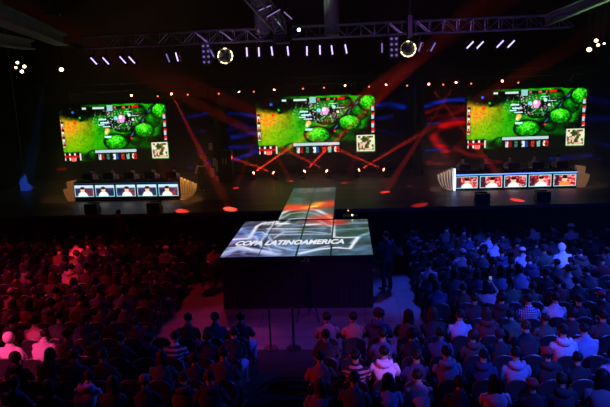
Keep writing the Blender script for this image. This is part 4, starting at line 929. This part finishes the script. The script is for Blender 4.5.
spot((-12, 24, 11.5), (-9, 33, 6), (1, .6, .25), 160, 80, .9, .3)
W = bpy.data.worlds.new('world'); S.world = W; W.use_nodes = True
W.node_tree.nodes['Background'].inputs[0].default_value = (.004, .003, .008, 1); W.node_tree.nodes['Background'].inputs[1].default_value = .3
nt = W.node_tree; vs = nt.nodes.new('ShaderNodeVolumeScatter'); vs.inputs['Anisotropy'].default_value = 0
# theatre haze: thin in the hall, thicker over the stage
ge = nt.nodes.new('ShaderNodeNewGeometry'); sx = nt.nodes.new('ShaderNodeSeparateXYZ'); nt.links.new(ge.outputs['Position'], sx.inputs[0])
def mr(sock, a, b, u, v):
    m = nt.nodes.new('ShaderNodeMapRange'); m.interpolation_type = 'SMOOTHSTEP'; nt.links.new(sock, m.inputs['Value'])
    for k, q in zip(('From Min','From Max','To Min','To Max'), (a, b, u, v)): m.inputs[k].default_value = q
    return m.outputs['Result']
my = mr(sx.outputs['Y'], 21.5, 25, 0, 1); m1 = mr(sx.outputs['Z'], 2.6, 4.2, .030, .010); m2 = mr(sx.outputs['Z'], 6.1, 7.2, 1, .2)
mm = nt.nodes.new('ShaderNodeMath'); mm.operation = 'MULTIPLY'; nt.links.new(m1, mm.inputs[0]); nt.links.new(m2, mm.inputs[1]); mz = mm.outputs[0]
mu = nt.nodes.new('ShaderNodeMath'); mu.operation = 'MULTIPLY'; nt.links.new(my, mu.inputs[0]); nt.links.new(mz, mu.inputs[1])
ad = nt.nodes.new('ShaderNodeMath'); ad.operation = 'ADD'; nt.links.new(mu.outputs[0], ad.inputs[0]); ad.inputs[1].default_value = .0006
nt.links.new(ad.outputs[0], vs.inputs['Density'])
nt.links.new(vs.outputs[0], nt.nodes['World Output'].inputs['Volume'])
try: W.cycles.volume_step_size = 1.5; W.cycles.volume_sampling = 'EQUIANGULAR'
except Exception as ex: print(ex)
for m in bpy.data.materials:
    if m.name.split('.')[0] in ('backdrop_picture','pc_monitor_glow','violet_white_streak','violet_streak_dim','phone_screen','warm_white_segment','unlit_segment','red_lens_bright','red_lens_dim','warm_house_lamp','white_lettering','yellow_indicator','orange_indicator','monitor_picture','cold_white_lens'): m.cycles.emission_sampling = 'NONE'
S.view_settings.view_transform = 'Standard'; S.view_settings.look = 'None'; S.view_settings.exposure = 0; S.view_settings.gamma = 1
S.view_settings.use_curve_mapping = False
c_ = S.cycles; c_.use_denoising = True; c_.denoiser = 'OPENIMAGEDENOISE'; c_.max_bounces = 4; c_.volume_bounces = 0; c_.diffuse_bounces = 2
c_.glossy_bounces = 2; c_.sample_clamp_indirect = 4; c_.use_adaptive_sampling = False; c_.caustics_reflective = False; c_.caustics_refractive = False; c_.use_light_tree = True
